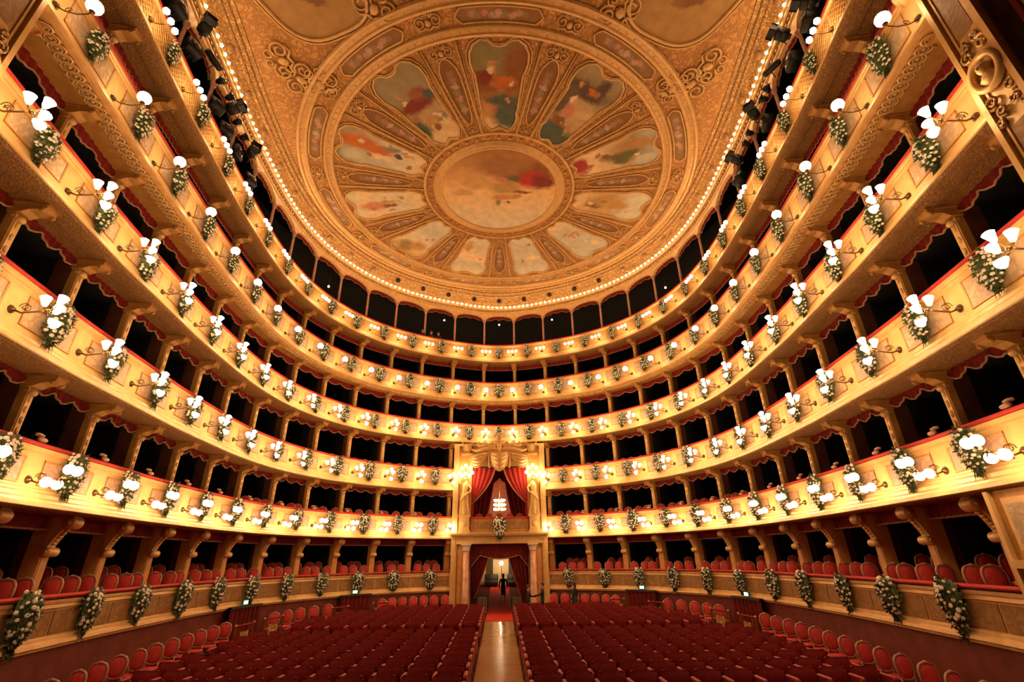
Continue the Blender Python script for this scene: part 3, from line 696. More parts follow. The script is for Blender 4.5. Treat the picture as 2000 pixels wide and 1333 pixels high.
#@@PART2
# ------------------------------------------------------------------ wall lamps
def sconce_parts():
    sh = MB(); sh.lathe([(.025, 0), (.045, .03), (.062, .09), (.085, .15), (.092, .175), (.06, .20), (.012, .215)], 10); shade = sh.mesh('shade', 'lamp_glass')
    gl = MB(); gl.ball((0, 0, 0), .145, 12, 8); globe = gl.mesh('shade', 'lamp_glass')
    ss = MB(); ss.lathe([(.02, 0), (.06, .03), (.085, .09), (.07, .15), (.012, .18)], 8); small = ss.mesh('shade', 'lamp_glass')
    bp = MB(); bp.lathe([(.085, 0), (.075, .025), (.04, .04), (.03, .07)], 10, 0, Matrix.Rotation(math.pi/2, 4, 'X')); plate = bp.mesh('wall_plate', 'brass_dark')
    def arms(kind):
        a = MB(); ey, ez, ex = Vector((0, -1, 0)), Vector((0, 0, 1)), Vector((1, 0, 0))
        if kind in ('four', 'square'):
            a.tube([(0, -.02, 0), (0, -.18, -.06), (0, -.38, -.02), (0, -.55, .02)], [.02, .018, .016, .02], 5)
            for sx in (-1, 1): a.tube([Vector((sx*.03, 0, 0)) + p for p in scroll_pts(Vector((0, -.22, .05)), .09, 1.1, 10, ey, ez, 2.5)], .010, 4)
            a.ball((0, -.57, .02), .045, 8, 5)
            for x, y, z in (FOUR if kind == 'four' else FOUR1): a.tube([(0, -.57, .02), (x*.6, -.57+(y+.57)*.3, .02+(z-.02)*.3-.03), (x, y, z)], .012, 4)
        elif kind == 'one':
            a.tube([(0, -.02, -.02), (0, -.2, -.12), (0, -.42, -.14), (0, -.58, -.08), (0, -.62, .0)], .014, 5)
            a.tube(scroll_pts(Vector((0, -.26, -.06)), .08, 1.2, 10, ey, ez, 3.5), .010, 4)
            a.lathe([(.03, -.03), (.06, 0), (.055, .02)], 8, 0, Matrix.Translation((0, -.62, .0)))
        else:
            a.tube([(0, -.02, -.08), (0, -.25, -.12), (0, -.45, -.05)], .013, 5)
            a.tube([(-.28, -.45, -.03), (0, -.47, -.06), (.28, -.45, -.03)], .011, 4)
        return a.mesh('arm', 'brass_dark')
    return shade, globe, small, plate, arms
FOUR = [(-.15, -.60, .04), (.15, -.60, .04), (0, -.70, .16), (0, -.66, -.14)]
FOUR1 = [(-.16, -.44, -.12), (.16, -.44, -.12), (.13, -.74, .14), (-.13, -.74, .14)]
def sconces():
    shade, globe, small, plate, arms = sconce_parts()
    A4, A1, A3, AS = arms('four'), arms('one'), arms('three'), arms('square')
    sg = MB(); sg.ball((0, 0, 0), .10, 10, 7); round_ = sg.mesh('shade', 'lamp_glass')
    DZ = {1: -.72, 2: -.74, 3: -.80, 4: -.92, 5: -.76}
    LK = {1: 'four-shade gilt wall lamp', 2: 'four-shade gilt wall lamp', 3: 'four-shade gilt wall lamp', 4: 'single round globe wall lamp', 5: 'three-bulb wall lamp'}
    for t in range(1, 6):
        full = t >= 3; ke = KEND[t]
        for sd in (-1, 1):
            n = 0
            for k in range(0 if full else 1, ke+1):
                n += 1; s = SK[k]*sd
                if not full and k == 1: s = 3.30*sd
                ref = 'the middle' if full else 'the royal box'
                r = thing('wall_lamp', '%s on the %s, %s to the %s of %s' % (LK[t], TN[t], ORD[n-1], SIDE[sd], ref), 'lamp', at(s, .10, ZR[t]+DZ[t]), ang(s), 'lamps on the '+TN[t])
                link('wall_plate', plate, r)
                if t <= 3:
                    link('arm', A4 if t > 1 else AS, r)
                    rnd = random.Random(t*100+k*2+sd)
                    if t == 1:
                        for p_ in FOUR1: link('shade', round_, r, (p_[0], p_[1], p_[2]+.05))
                    for j, (x, y, z) in enumerate(FOUR if t > 1 else []):
                        o = link('shade', shade, r, (x, y, z)); tilt = Vector((x*2.2, (y+.57)*2.0, .9 if t != 1 else -.2)).normalized()
                        if j == 3: tilt = Vector((0, -.8, -.7)).normalized()
                        o.rotation_euler = tilt.to_track_quat('Z', 'Y').to_euler()
                elif t == 4:
                    link('arm', A1, r); link('shade', globe, r, (0, -.62, .16))
                else:
                    link('arm', A3, r)
                    for x in (-.26, 0, .26): link('shade', small, r, (x, -.46, -.03))
sconces()

# ------------------------------------------------------------------ bouquets
def bouquet_meshes():
    fol = []; blo = []; pts_all = []
    for v in range(3):
        rnd = random.Random(50+v); f = MB(); b = MB(); pts = []
        def surf(u, th):     # u 0 top .. 1 tip
            w = .30*math.sin(math.pi*min(1, .12+.80*u)**.85) * (1 - .25*u)
            if u > .8: w *= (1.05-u)/.25
            return Vector((w*math.sin(th), -max(.02, w*.75*math.cos(th))-.02, .42-.98*u))
        P = [[surf(i/8, -1.45+2.9*j/8)*.92 for j in range(9)] for i in range(9)]
        f.grid(P, 0, True)
        for i in range(190):
            u = rnd.uniform(0, 1); th = rnd.uniform(-1.55, 1.55); p = surf(u, th); d = Vector((math.sin(th), -math.cos(th)*.8, rnd.uniform(-.7, .5))).normalized()
            l = rnd.uniform(.07, .13); sdv = d.orthogonal().normalized()*rnd.uniform(.02, .035); e = p + d*l + Vector((0, 0, rnd.uniform(-.05, .03)))
            f.add([p-d*.03, p+d*l*.5+sdv, e, p+d*l*.5-sdv], [(0, 1, 2, 3)])
        for i in range(9):
            x = rnd.uniform(-.12, .12); f.tube([(x, -.06, -.42), (x*1.3+rnd.uniform(-.03, .03), -.08, -.58-rnd.uniform(0, .1))], [.012, .004], 3)
        n = 0
        while n < 46:
            u = rnd.uniform(.02, .86); th = rnd.uniform(-1.35, 1.35); p = surf(u, th)
            if min([(p-q).length for q in pts] or [1]) < .058: 
                n += .05; continue
            pts.append(p); n += 1
        for p in pts:
            d = Vector((p.x*1.4, p.y*1.2-.1, .05)).normalized(); M = Matrix.Translation(p+d*.03) @ d.to_track_quat('Z', 'Y').to_matrix().to_4x4()
            b.lathe([(.012, -.015), (.042, .0), (.046, .022), (.026, .036), (.008, .028)], 6, 0, M @ Matrix.Scale(rnd.uniform(.6, 1.05), 4))
        fol.append(f.mesh('foliage', 'leaf')); blo.append(b); pts_all.append(pts)
    bm = MB(); bm.lathe([(.012, -.015), (.042, .0), (.048, .022), (.028, .038), (.008, .028)], 7)
    return fol, blo, pts_all, bm
def bouquets():
    fol, blo, pts, bm = bouquet_meshes()
    far = [[b.mesh('blossoms', m) for b in blo] for m in ('blossom', 'blossom_cream')]
    one = [bm.mesh('blossom', m) for m in ('blossom', 'blossom_cream')]
    DZ = [-.36, -.44, -.48, -.55, -.55, -.58]; SCL = [1.06, 1.0, .95, .92, .92, .85]
    for t in range(6):
        full = t >= 3; ke = KEND[t]
        for s0, s1, sd, i in bays(0 if full else 1, ke if t else 12, full):
            if not full and i == 1: s0, s1 = (3.14, s1) if sd > 0 else (s0, -3.14)
            s = (s0+s1)/2; ref = 'the middle' if full else 'the royal box'
            lab = 'white and green bouquet at the exact middle of the '+TN[t] if sd == 0 else 'white flower bouquet on the %s, %s to the %s of %s' % (TN[t], ORD[i-1], SIDE[sd], ref)
            r = thing('flower_bouquet', lab, 'bouquet', at(s, .14 if t else .12, ZR[t]+DZ[t]), ang(s)+random.uniform(-.12, .12), 'bouquets on the '+TN[t])
            q = SCL[t]*random.uniform(.93, 1.07); r.scale = (q*random.uniform(.9, 1.08), q*random.uniform(.85, 1.1), q*random.uniform(.92, 1.06))
            v = random.randrange(3); ci = 0 if t < 3 else 1
            link('foliage', fol[v], r)
            near = (at(s, 0, ZR[t]) - CAM_LOC).length < 15.5
            if near:
                for p in pts[v]:
                    d = Vector((p.x*1.4, p.y*1.2-.1, .05)).normalized()
                    o = link('blossom', one[ci], r, p+d*.03); o.rotation_euler = d.to_track_quat('Z', 'Y').to_euler(); q_ = random.uniform(.55, 1.05); o.scale = (q_, q_*random.uniform(.8, 1.1), q_)
            else:
                o = link('blossoms', far[ci][v], r); o['kind'] = 'stuff'
    r = thing('flower_bouquet', 'large round white bouquet on the royal box front above the doorway', 'bouquet', (0, 29.58, 5.38), 0)
    r.scale = (1.2, 1.1, 1.25); link('foliage', fol[0], r)
    for p in pts[0]:
        d = Vector((p.x*1.4, p.y*1.2-.1, .05)).normalized(); o = link('blossom', one[1], r, p+d*.03); o.rotation_euler = d.to_track_quat('Z', 'Y').to_euler()
bouquets()

# ------------------------------------------------------------------ oval-backed chairs
def chair_meshes():
    def oval(hx, hz, zc, n=18):
        out = []
        for i in range(n):
            a = 2*math.pi*i/n; c, s = math.cos(a), math.sin(a)
            out.append((hx*math.copysign(abs(c)**.75, c), zc + hz*math.copysign(abs(s)**.75, s)))
        return out
    ov = oval(.212, .235, .76); tilt = lambda x, z, dy=0: Vector((x, .20+.10*(z-.5)+dy, z))
    f = MB(); f.tube([tilt(x, z) for x, z in ov], .026, 6, 0, False, True)
    f.box(-.20, .20, -.22, .20, .37, .41)
    for sx in (-1, 1): f.tube([(sx*.17, .20, .40), tilt(sx*.165, .58)], .022, 5)
    f.ball(tilt(0, 1.0), .035, 6, 4, 0, 1.8, 1, 1)
    p = MB(); n = len(ov); c0 = [tilt(x*.9, .76+(z-.76)*.9, -.012) for x, z in ov]; c1 = [tilt(x*.62, .76+(z-.76)*.62, -.045) for x, z in ov]; cb = [tilt(x*.9, .76+(z-.76)*.9, .02) for x, z in ov]
    V = c0+c1+cb; F = [(i, (i+1) % n, n+(i+1) % n, n+i) for i in range(n)] + [tuple(range(n, 2*n))] + [tuple(range(3*n-1, 2*n-1, -1))] + [((i+1) % n, i, 2*n+i, 2*n+(i+1) % n) for i in range(n)]
    p.add(V, F, 0, True)
    s = MB(); s.rbox(-.235, .235, -.25, .21, .41, .49, .035)
    l = MB(); l.tube([(0, 0, 0), (0, 0, .18), (0, 0, .38)], [.014, .018, .026], 6)
    return f.mesh('chair_frame', 'chair_gilt'), p.mesh('back_pad', 'velvet_chair'), s.mesh('seat', 'velvet_chair'), l.mesh('leg', 'chair_gilt')
CH = chair_meshes()
def chair(label, loc, rz, group, legs=False, sc=1.0):
    r = thing('gilt_chair', label, 'chair', loc, rz, group); r.scale = (sc, sc, sc)
    link('chair_frame', CH[0], r); link('back_pad', CH[1], r); link('seat', CH[2], r)
    if legs:
        for x, y in ((-.19, -.2), (.19, -.2), (-.18, .18), (.18, .18)): link('leg', CH[3], r, (x, y, 0))
    return r
def face(p, a, w):
    """blend between the wall normal and facing the stage"""
    b = math.atan2(-p.x, p.y-1.0)*-1.0
    return a*(1-w) + b*w
def chairs():
    rnd = random.Random(3)
    for t in (0, 1, 2):
        for s0, s1, sd, i in bays(1, (13, 7, 5)[t], False):
            if i == 1: s0, s1 = (3.3, s1) if sd > 0 else (s0, -3.3)
            w = s1-s0; fz = ZR[t] - (.665, .74, .80)[t]
            for row, (o, m) in enumerate(((-.50, 3), (-1.2, 3 if rnd.random() < .6 else 2)) if t == 0 else ((-.50, 3),)):
                for j in range(m):
                    u = (j+.5)/m + rnd.uniform(-.05, .05) if m == 3 else (.32, .72)[j] + rnd.uniform(-.06, .06)
                    if row: u = min(max(u + .12, .18), .82)
                    s = s0 + .16 + (w-.32)*u
                    lab = '%s-row red chair, %s in %s %s box to the %s of royal box' % (('front', 'back')[row], ORD[j], ORD[i-1], ('ground-level', 'first-balcony', 'second-balcony')[t], SIDE[sd])
                    p = at(s, o, fz + (.20 if row else 0)); chair(lab, p, face(p, ang(s), .6)+rnd.uniform(-.2, .2), 'red chairs in the '+TN[t])
    groups = [('behind the last rows', [3.45+.63*i for i in range(7)]), ('between the two curtained doorways', [10.5, 11.35, 12.2, 13.0, 13.8]), ('along the front stalls', [16.95+.83*i for i in range(13)])]
    for sd in (-1, 1):
        for nm, ss in groups:
            for j, s in enumerate(ss):
                p = at(s*sd, .42, 0); p.z = FZ(p.y)
                chair('red gilt chair by the %s wall %s, %s from royal box' % (SIDE[sd], nm, ORD[j]), p, face(p, ang(s*sd), .75)+rnd.uniform(-.1, .1), 'red chairs along the stall wall', True, 1.04)
    for j in range(5):
        chair('red gilt chair inside the royal box, %s from the left' % ORD[j], (-1.25+.62*j, 30.5, 5.16), 0, 'red chairs in the royal box')
chairs()

# ------------------------------------------------------------------ stall seats
def hall_x(y):
    i = CP[:, 0] > 0; xs, ys = CP[i, 0], CP[i, 1]; o = np.argsort(ys); return float(np.interp(y, ys[o], xs[o]))
def stalls():
    b = MB(); b.rbox(-.315, .315, .44, .56, .40, .85, .055); back = b.mesh('backrest', 'velvet_stall')
    c = MB(); c.rbox(-.315, .315, .03, .46, .34, .46, .04); seat = c.mesh('seat', 'velvet_stall')
    a = MB(); a.box(-.042, .042, .05, .52, .30, .66)
    a.lathe([(.045, -.046), (.06, -.03), (.06, .03), (.045, .046)], 8, 0, Matrix.Translation((0, .06, .66)) @ Matrix.Rotation(math.pi/2, 4, 'Y'))
    a.rbox(-.05, .05, .05, .50, .65, .72, .02); arm = a.mesh('armrest', 'velvet_arm_highlight')
    g = MB(); g.lathe([(.035, 0), (.03, .012)], 8, 0, Matrix.Translation((0, .022, .58)) @ Matrix.Rotation(math.pi/2, 4, 'X')); g.box(-.03, .03, .05, .45, 0, .30); cap = g.mesh('arm_support', 'black_metal')
    rows = [12.43+.95*i for i in range(8)] + [21.15+.9*i for i in range(7)]
    n = 0
    for ri, y in enumerate(rows):
        lim = hall_x(y+.3) - RAIL_O - (1.0 if y < 16 else 1.5)
        if y > 25: lim = min(lim, 6.1)
        for sd in (-1, 1):
            x0 = .735 if sd > 0 else -.79; j = 0
            while True:
                x = x0 + sd*(.365+.73*j)
                if abs(x)+.36 > lim: break
                if j > 14: break
                r = thing('stall_seat', 'red velvet stall seat, %s row from the front, %s seat %s of the aisle' % (ORD[ri], ORD[j], SIDE[sd]), 'seat', (x, y, FZ(y)+.008), 0, 'red velvet stall seats')
                link('backrest', back, r); link('seat', seat, r)
                for ax in ([-sd*.365] if abs(x)+.73+.36 <= lim else [-.365, .365]):
                    aa = link('armrest', arm, r, (ax, 0, 0)); link('arm_support', cap, aa)
                j += 1; n += 1
stalls()

# ------------------------------------------------------------------ curtained doorways, railings, exit signs
def doorways():
    for sd in (-1, 1):
        for q, (a0, a1) in enumerate(((7.80, 9.55), (14.50, 16.45))):
            s0, s1 = a0*sd, a1*sd; mid = (s0+s1)/2; p = at(mid, 0, 0); fz = FZ(p.y); ztop = 2.12
            nm = ('nearer the royal box', 'nearer the stage')[q]
            r = thing('curtained_doorway', 'dark red curtained doorway in the %s stall wall, %s' % (SIDE[sd], nm), 'doorway')
            P = []; n = 60
            for i in range(n+1):
                u = i/n; s = s0+(s1-s0)*u; o = .30 + .035*math.sin(u*44) + .012*math.sin(u*97)
                P.append([at(s, o, ztop), at(s, o+.01, (ztop+fz)/2), at(s, o+.02, fz+.02)])
            MB().grid(P).build('curtain', 'velvet_dark', r)
            f = MB()
            lo, hi = min(s0, s1), max(s0, s1)
            sweep(f, [(.0, ztop-.05), (.36, ztop-.05), (.36, ztop+.03), (.0, ztop+.03)], lo-.03, hi+.03, 6)
            for e in (lo-.03, hi): sweep(f, [(.0, fz), (.34, fz), (.34, ztop)], e, e+.03, 1); 
            f.build('frame', 'couch_dark', r)
            e = thing('exit_sign', 'small green lit exit sign above the %s doorway %s' % (SIDE[sd], nm), 'sign', at(mid+sd*.1, .30, ztop+.03), ang(mid))
            b = MB(); b.box(-.16, .16, -.04, .04, .02, .20); b.box(-.02, .02, -.02, .02, -.02, .03); b.build('housing', 'sign_green', e)
            g = MB(); g.box(-.12, .12, -.046, -.04, .05, .17); g.build('lit_face', 'sign_light', e)
    # gilded railings
    def railing(label, s0, s1, o, h=1.0, ang_o=0.0):
        lo, hi = min(s0, s1), max(s0, s1); m = (lo+hi)/2; p0, p1 = at(lo, o), at(hi, o + ang_o); z0 = FZ((p0.y+p1.y)/2)
        d = (p1-p0); L = d.length; rz = math.atan2(d.y, d.x); loc = Vector((p0.x, p0.y, z0))
        r = thing('railing', label, 'railing', loc, rz, 'railings beside the curtained doorways')
        t = MB(); t.rbox(0, L, -.035, .035, h-.03, h+.03, .02, 0, None, 'x'); t.build('handrail', 'velvet_stall', r)
        for x in (0.03, L-.03):
            k = MB(); k.lathe([(.035, 0), (.025, .1), (.025, h-.03), (.04, h), (.03, h+.06)], 8, 0, Matrix.Translation((x, 0, 0))); k.build('post', 'brass', r)
        bal = MB(); bal.box(-.008, .008, -.008, .008, .06, h-.03); bme = bal.mesh('baluster', 'brass'); nb = max(6, int(L/.10))
        for i in range(1, nb):
            x = L*i/nb
            if abs(x-L/2) > .24: link('baluster', bme, r, (x, 0, 0))
        pn = MB(); pn.box(L/2-.20, L/2+.20, -.012, .012, .22, h-.22); po = pn.build('gilt_panel', 'gold_carved', r)
        fr = MB(); fr.tube([(L/2-.22, -.01, .2), (L/2+.22, -.01, .2), (L/2+.22, -.01, h-.2), (L/2-.22, -.01, h-.2)], .018, 5, 0, False, True); fr.ball((L/2, -.02, h/2), .09, 8, 4, 0, 1, .4, 1.3); fr.build('panel_frame', 'gold', po)
    for sd in (-1, 1):
        S = SIDE[sd]
        railing('gilt railing in front of the %s curtained doorway nearer the stage' % S, sd*16.2, sd*17.6, 1.2)
        railing('gilt railing just behind the %s curtained doorway nearer the stage' % S, sd*14.2, sd*15.6, 1.25)
        railing('gilt railing on the stage side of the %s rear curtained doorway' % S, sd*9.65, sd*10.75, 1.1, .95)
        railing('gilt railing on the royal box side of the %s rear curtained doorway' % S, sd*7.2, sd*8.1, 1.1, .95)
doorways()

# ------------------------------------------------------------------ royal box and main entrance
RY = 29.75
def curtain_grid(fx, n=26, m=12): return [[fx(i/n, j/m) for j in range(m+1)] for i in range(n+1)]
def royal():
    r = thing('royal_box', 'gilded royal box with sculpted canopy above the central marble doorway', 'theatre box')
    fl = FZ(RY)
    for sx in (-1, 1):
        p = MB(); xs = sorted((sx*2.46, sx*2.78)); p.box(xs[0], xs[1], RY-.06, RY+1.3, fl, 10.35)
        xs2 = sorted((sx*2.50, sx*2.74)); 
        for z0, z1 in ((1.4, 4.9), (5.3, 7.4), (7.8, 9.9)): p.box(xs2[0]+.04, xs2[1]-.04, RY-.085, RY-.05, z0, z1)
        p.build('pilaster', 'gold', r)
        p = MB(); xs = sorted((sx*2.08, sx*2.48)); p.box(xs[0], xs[1], RY+.04, RY+1.3, fl, 4.66); p.box(xs[0]+.06, xs[1]-.06, RY+.02, RY+.05, 1.6, 4.4); p.build('pier', 'wood', r)
        c = MB(); c.lathe([(.26, 0), (.26, .12), (.22, .18), (.205, .3), (.185, 4.24-fl-.15)], 18, 0, Matrix.Translation((sx*1.90, RY-.02, fl+.15))); c.box(sx*1.90-.28, sx*1.90+.28, RY-.30, RY+.26, fl, fl+.16); col = c.build('marble_column', 'marble', r)
        c = MB(); c.lathe([(.20, 0), (.22, .05), (.20, .08), (.25, .26), (.25, .30)], 18, 0, Matrix.Translation((sx*1.90, RY-.02, 4.22))); c.box(sx*1.90-.29, sx*1.90+.29, RY-.31, RY+.27, 4.52, 4.60); c.build('capital', 'stone_pale', col)
        # pedestal and upper wall behind the statue
        p = MB(); xs = sorted((sx*1.68, sx*2.46)); p.box(xs[0], xs[1], RY+.10, RY+1.3, 5.1, 10.3); p.build('side_wall', 'gold_dull', r)
        xs = sorted((sx*1.70, sx*2.40)); p = MB(); p.box(xs[0], xs[1], RY-.22, RY+.12, 5.20, 5.32); p.box(xs[0]+.05, xs[1]-.05, RY-.18, RY+.12, 5.32, 6.05); p.box(xs[0], xs[1], RY-.24, RY+.12, 6.05, 6.18)
        p.lathe([(.14, -.02), (.17, 0), (.12, .02)], 12, 0, Matrix.Translation((sx*2.05, RY-.19, 5.68)) @ Matrix.Rotation(math.pi/2, 4, 'X')); p.build('pedestal', 'gold', r)
        statue(r, sx*2.05, RY-.06, 6.18, sx)
        # shield cartouche above
        k = MB(); k.lathe([(.20, 0), (.22, .03), (.15, .08), (.02, .10)], 14, 0, Matrix.Translation((sx*1.97, RY-.12, 10.05)) @ Matrix.Rotation(math.pi/2, 4, 'X'), .85, 1.1)
        k.tube([Vector((sx*1.97+.22*math.cos(t), RY-.14, 10.05+.27*math.sin(t))) for t in np.linspace(0, 2*math.pi, 17)[:-1]], .035, 5, 0, False, True)
        for s2 in (-1, 1): k.tube([(sx*1.97+s2*.18, RY-.12, 10.25), (sx*1.97+s2*.32, RY-.12, 10.38), (sx*1.97+s2*.36, RY-.12, 10.55)], [.04, .03, .008], 5)
        k.box(sx*1.97-.36, sx*1.97+.36, RY-.22, RY+.1, 9.66, 9.74); k.build('shield', 'gold', r)
    e = MB(); e.box(-2.50, 2.50, RY-.12, RY+1.2, 4.60, 4.76); e.box(-2.46, 2.46, RY-.06, RY+1.2, 4.76, 5.02); e.box(-2.78, 2.78, RY-.26, RY+1.2, 5.02, 5.10); e.box(-2.82, 2.82, RY-.32, RY+1.2, 5.10, 5.20); e.build('entablature', 'gold', r)
    e = MB(); e.box(-1.70, 1.70, RY-.04, RY+.10, 5.20, 5.96); e.build('parapet', 'gold_dull', r)
    for x0, x1 in ((-1.55, -.35), (.35, 1.55)):
        e = MB(); e.box(x0, x1, RY-.06, RY-.03, 5.40, 5.78); e.build('painted_panel', 'damask_brown', r)
    e = MB(); e.rbox(-1.70, 1.70, RY-.10, RY+.14, 5.95, 6.04, .03, 0, None, 'x'); e.build('armrest', 'velvet', r)
    e = MB(); e.box(-1.7, 1.7, RY+.1, RY+1.3, 9.0, 10.3); e.box(-2.6, 2.6, RY-.02, RY+.9, 10.22, 10.36); e.build('lintel', 'gold', r)
    # canopy swags
    def swag(x0, x1, zt0, zt1, drop, yb, depth, nm, skew=0.0):
        P = []; n = 18; m = 22
        for i in range(n+1):
            u = i/n; row = []
            for j in range(m+1):
                v = j/m; sh = math.sin(math.pi*u)**.8; z = zt0+(zt1-zt0)*u - v*(drop*sh + .12) ; x = x0+(x1-x0)*u + skew*v*sh
                y = yb - depth*sh*(.45+.55*math.sin(math.pi*(.15+.8*v))) + .035*math.sin(v*math.pi*9 + u*2)*sh
                row.append((x, y, z))
            P.append(row)
        b = MB(); b.grid(P); b.tube([P[i][-1] for i in range(n+1)], .03, 5); return b.build('canopy_swag', 'gold', r)
    swag(-.66, .66, 9.80, 9.80, 1.05, RY-.10, .42, 'c'); swag(-1.90, -.52, 9.62, 9.80, .72, RY-.02, .30, 'l', -.12); swag(.52, 1.90, 9.80, 9.62, .72, RY-.02, .30, 'r', .12)
    for sx in (-1, 1):
        b = MB(); P = []
        for i in range(9):
            u = i/8; P.append([(sx*(.50+.16*u + .05*math.sin(v*3)), RY-.22+.05*math.sin(u*9), 9.85-1.0*v) for v in np.linspace(0, 1, 8)])
        b.grid(P); b.build('canopy_jabot', 'gold', r)
        b = MB(); P = []       # long tail hanging beside the statue
        for i in range(9):
            u = i/8; P.append([(sx*(1.62+.20*u), RY-.14+.04*math.sin(u*10), 9.55-.95*v) for v in np.linspace(0, 1, 5)])
        b.grid(P); b.build('canopy_jabot', 'gold', r)
        b = MB(); b.tube([(sx*.16, RY-.36, 9.95), (sx*.5, RY-.34, 10.06), (sx*1.0, RY-.28, 9.98), (sx*1.45, RY-.22, 9.88), (sx*1.7, RY-.2, 9.96)], [.10, .12, .10, .07, .05], 6)
        b.tube([(sx*.25, RY-.34, 10.12), (sx*.7, RY-.3, 10.22), (sx*1.2, RY-.24, 10.12), (sx*1.4, RY-.22, 10.22)], [.07, .09, .06, .03], 6)
        for cx, cz, rr in ((.42, 10.28, .16), (.85, 10.35, .14), (1.2, 10.3, .11), (.62, 10.05, .12)):
            b.tube(scroll_pts(Vector((sx*cx, RY-.34, cz)), rr, 1.3, 14, Vector((sx, 0, 0)), Vector((0, 0, 1))), .035, 5)
        b.build('crest_scroll', 'gold', r)
    b = MB(); b.lathe([(.02, 0), (.10, .12), (.16, .42), (.10, .55), (.2, .62), (.24, .74), (.18, .80), (.26, .95), (.14, 1.0), (.05, 1.08), (.08, 1.14), (.01, 1.2)], 10, 0, Matrix.Translation((0, RY-.42, 9.78)), 1, .6)
    for sx in (-1, 1):
        b.tube([(0, RY-.46, 10.55), (sx*.2, RY-.46, 10.72), (sx*.34, RY-.46, 10.66), (sx*.40, RY-.46, 10.82)], [.05, .05, .04, .02], 5); b.tube([(0, RY-.46, 10.3), (sx*.25, RY-.46, 10.42), (sx*.36, RY-.46, 10.32)], [.05, .04, .02], 5)
    b.build('crest_finial', 'gold', r)
    # rooms behind
    k = MB(); k.box(-1.9, 1.9, 36.2, 36.3, 5.0, 10.2); struct(k.build('wall_royal_back', 'room_red'))
    for sx in (-1, 1):
        k = MB(); xs = sorted((sx*1.72, sx*1.80)); k.box(xs[0], xs[1], RY+1.2, 36.3, 5.0, 10.2); struct(k.build('wall_royal_%s' % SIDE[sx], 'room_red'))
        k = MB(); xs = sorted((sx*1.72, sx*1.80)); k.box(xs[0], xs[1], RY+1.25, 40.8, .8, 5.0); struct(k.build('wall_corridor_%s' % SIDE[sx], 'corridor_cream'))
    k = MB(); k.box(-1.8, 1.8, RY+1.2, 40.8, 4.98, 5.06); k.box(-1.8, 1.8, RY+.1, RY+1.25, 5.2, 5.3); struct(k.build('floor_royal_box', 'box_painted_shadow'))
    k = MB(); k.box(-1.8, 1.8, RY+1.2, 36.3, 10.2, 10.28); struct(k.build('ceiling_royal_box', 'room_red'))
    k = MB(); k.box(-1.8, 1.8, 40.7, 40.8, .8, 5.0); struct(k.build('wall_corridor_end', 'corridor_cream'))
    k = MB(); k.add([(-1.75, 31, FZ(31)), (1.75, 31, FZ(31)), (1.75, 40.7, FZ(31)+.97), (-1.75, 40.7, FZ(31)+.97)], [(0, 1, 2, 3)]); struct(k.build('floor_corridor', 'carpet_floor'))
    for sx, nm in ((-1, 'left'), (1, 'right')):
        # outer bright red curtains of the royal box
        def fx(u, v):
            xo = 1.70; xi = .26 + (1.62-.26)*(v**1.25)*(.55+.45*v); x = xo + (xi-xo)*u*(1-.0*v) ; z = 8.98 - u*.15*(1-v) - 2.16*v
            return (sx*x, RY+.18+.05*math.sin(u*30)*(1-.5*v), z)
        P = curtain_grid(fx, 30, 14); o = MB().grid(P).build('curtain', 'velvet')
        tag(o, 'bright red royal box curtain swept aside on the %s' % nm, 'curtain')
        MB().tube([Vector(p)+Vector((0, -.02, 0)) for p in P[-1]], .03, 5).build('fringe', 'fringe', o)
        t2 = MB(); t2.grid([[(sx*(1.52+.16*u), RY+.16+.03*math.sin(u*25), z) for z in (6.86, 6.5, 6.05)] for u in np.linspace(0, 1, 12)]); t2.build('curtain_tail', 'velvet', o)
        # inner dark curtains
        def fi(u, v):
            xi = .30 + .50*v**1.6; x = 1.70 + (xi-1.70)*u; return (sx*x, RY+1.5+.06*math.sin(u*26), 9.0-2.95*v)
        o = MB().grid(curtain_grid(fi, 30, 8)).build('curtain', 'velvet_dark'); tag(o, 'dark inner curtain at the back of the royal box, %s half' % nm, 'curtain')
        # entrance curtains
        def fd(u, v):
            tie = .78; ex = 1.66
            if sx < 0: xi = .52 + (1.42-.52)*min(1, v/tie)**1.25
            else: xi = .40 + (1.22-.40)*min(1, v/tie)**1.25
            if v > tie: xi = xi - .06*(v-tie)
            x = ex + (xi-ex)*u; return (sx*x, RY+.50+.05*math.sin(u*28), 4.5-(4.5-fl-.18)*v)
        P = curtain_grid(fd, 30, 14); o = MB().grid(P).build('curtain', 'velvet_dark'); tag(o, 'dark red entrance curtain tied back on the %s of the main doorway' % nm, 'curtain')
        MB().tube([Vector(p)+Vector((0, -.03, 0)) for p in P[-1][:12]], .018, 4).build('fringe', 'fringe', o)
        g = thing('entrance_grille', 'low pale metal grille on the %s side of the red carpet' % nm, 'grille', (sx*.98, 30.6, FZ(30.6)), 0)
        b = MB(); b.box(-.24, .24, -.015, .015, .78, .82); b.box(-.24, .24, -.015, .015, .04, .07); b.build('frame_bar', 'brass', g)
        bm = MB(); bm.box(-.008, .008, -.01, .01, .05, .80); me = bm.mesh('bar', 'stone_pale')
        for i in range(7): link('bar', me, g, (-.23+.46*i/6, 0, 0))
    # scalloped door valance
    P = []; L = []
    for i in range(41):
        u = i/40; x = -1.66+3.32*u; a = abs(x)
        zb = 3.80 + .20*min(1, (a/1.13))**2 if a < 1.13 else 4.0 - .62*((a-1.13)/.53)
        y = RY+.34+.03*math.sin(u*70); P.append([(x, y, 4.62), (x, y, (4.6+zb)/2), (x, y, zb)]); L.append((x, y-.02, zb))
    o = MB().grid(P).build('door_valance', 'velvet_dark'); tag(o, 'dark red pleated valance with pale fringe over the main doorway', 'valance'); MB().tube(L, .03, 5).build('fringe', 'fringe', o)
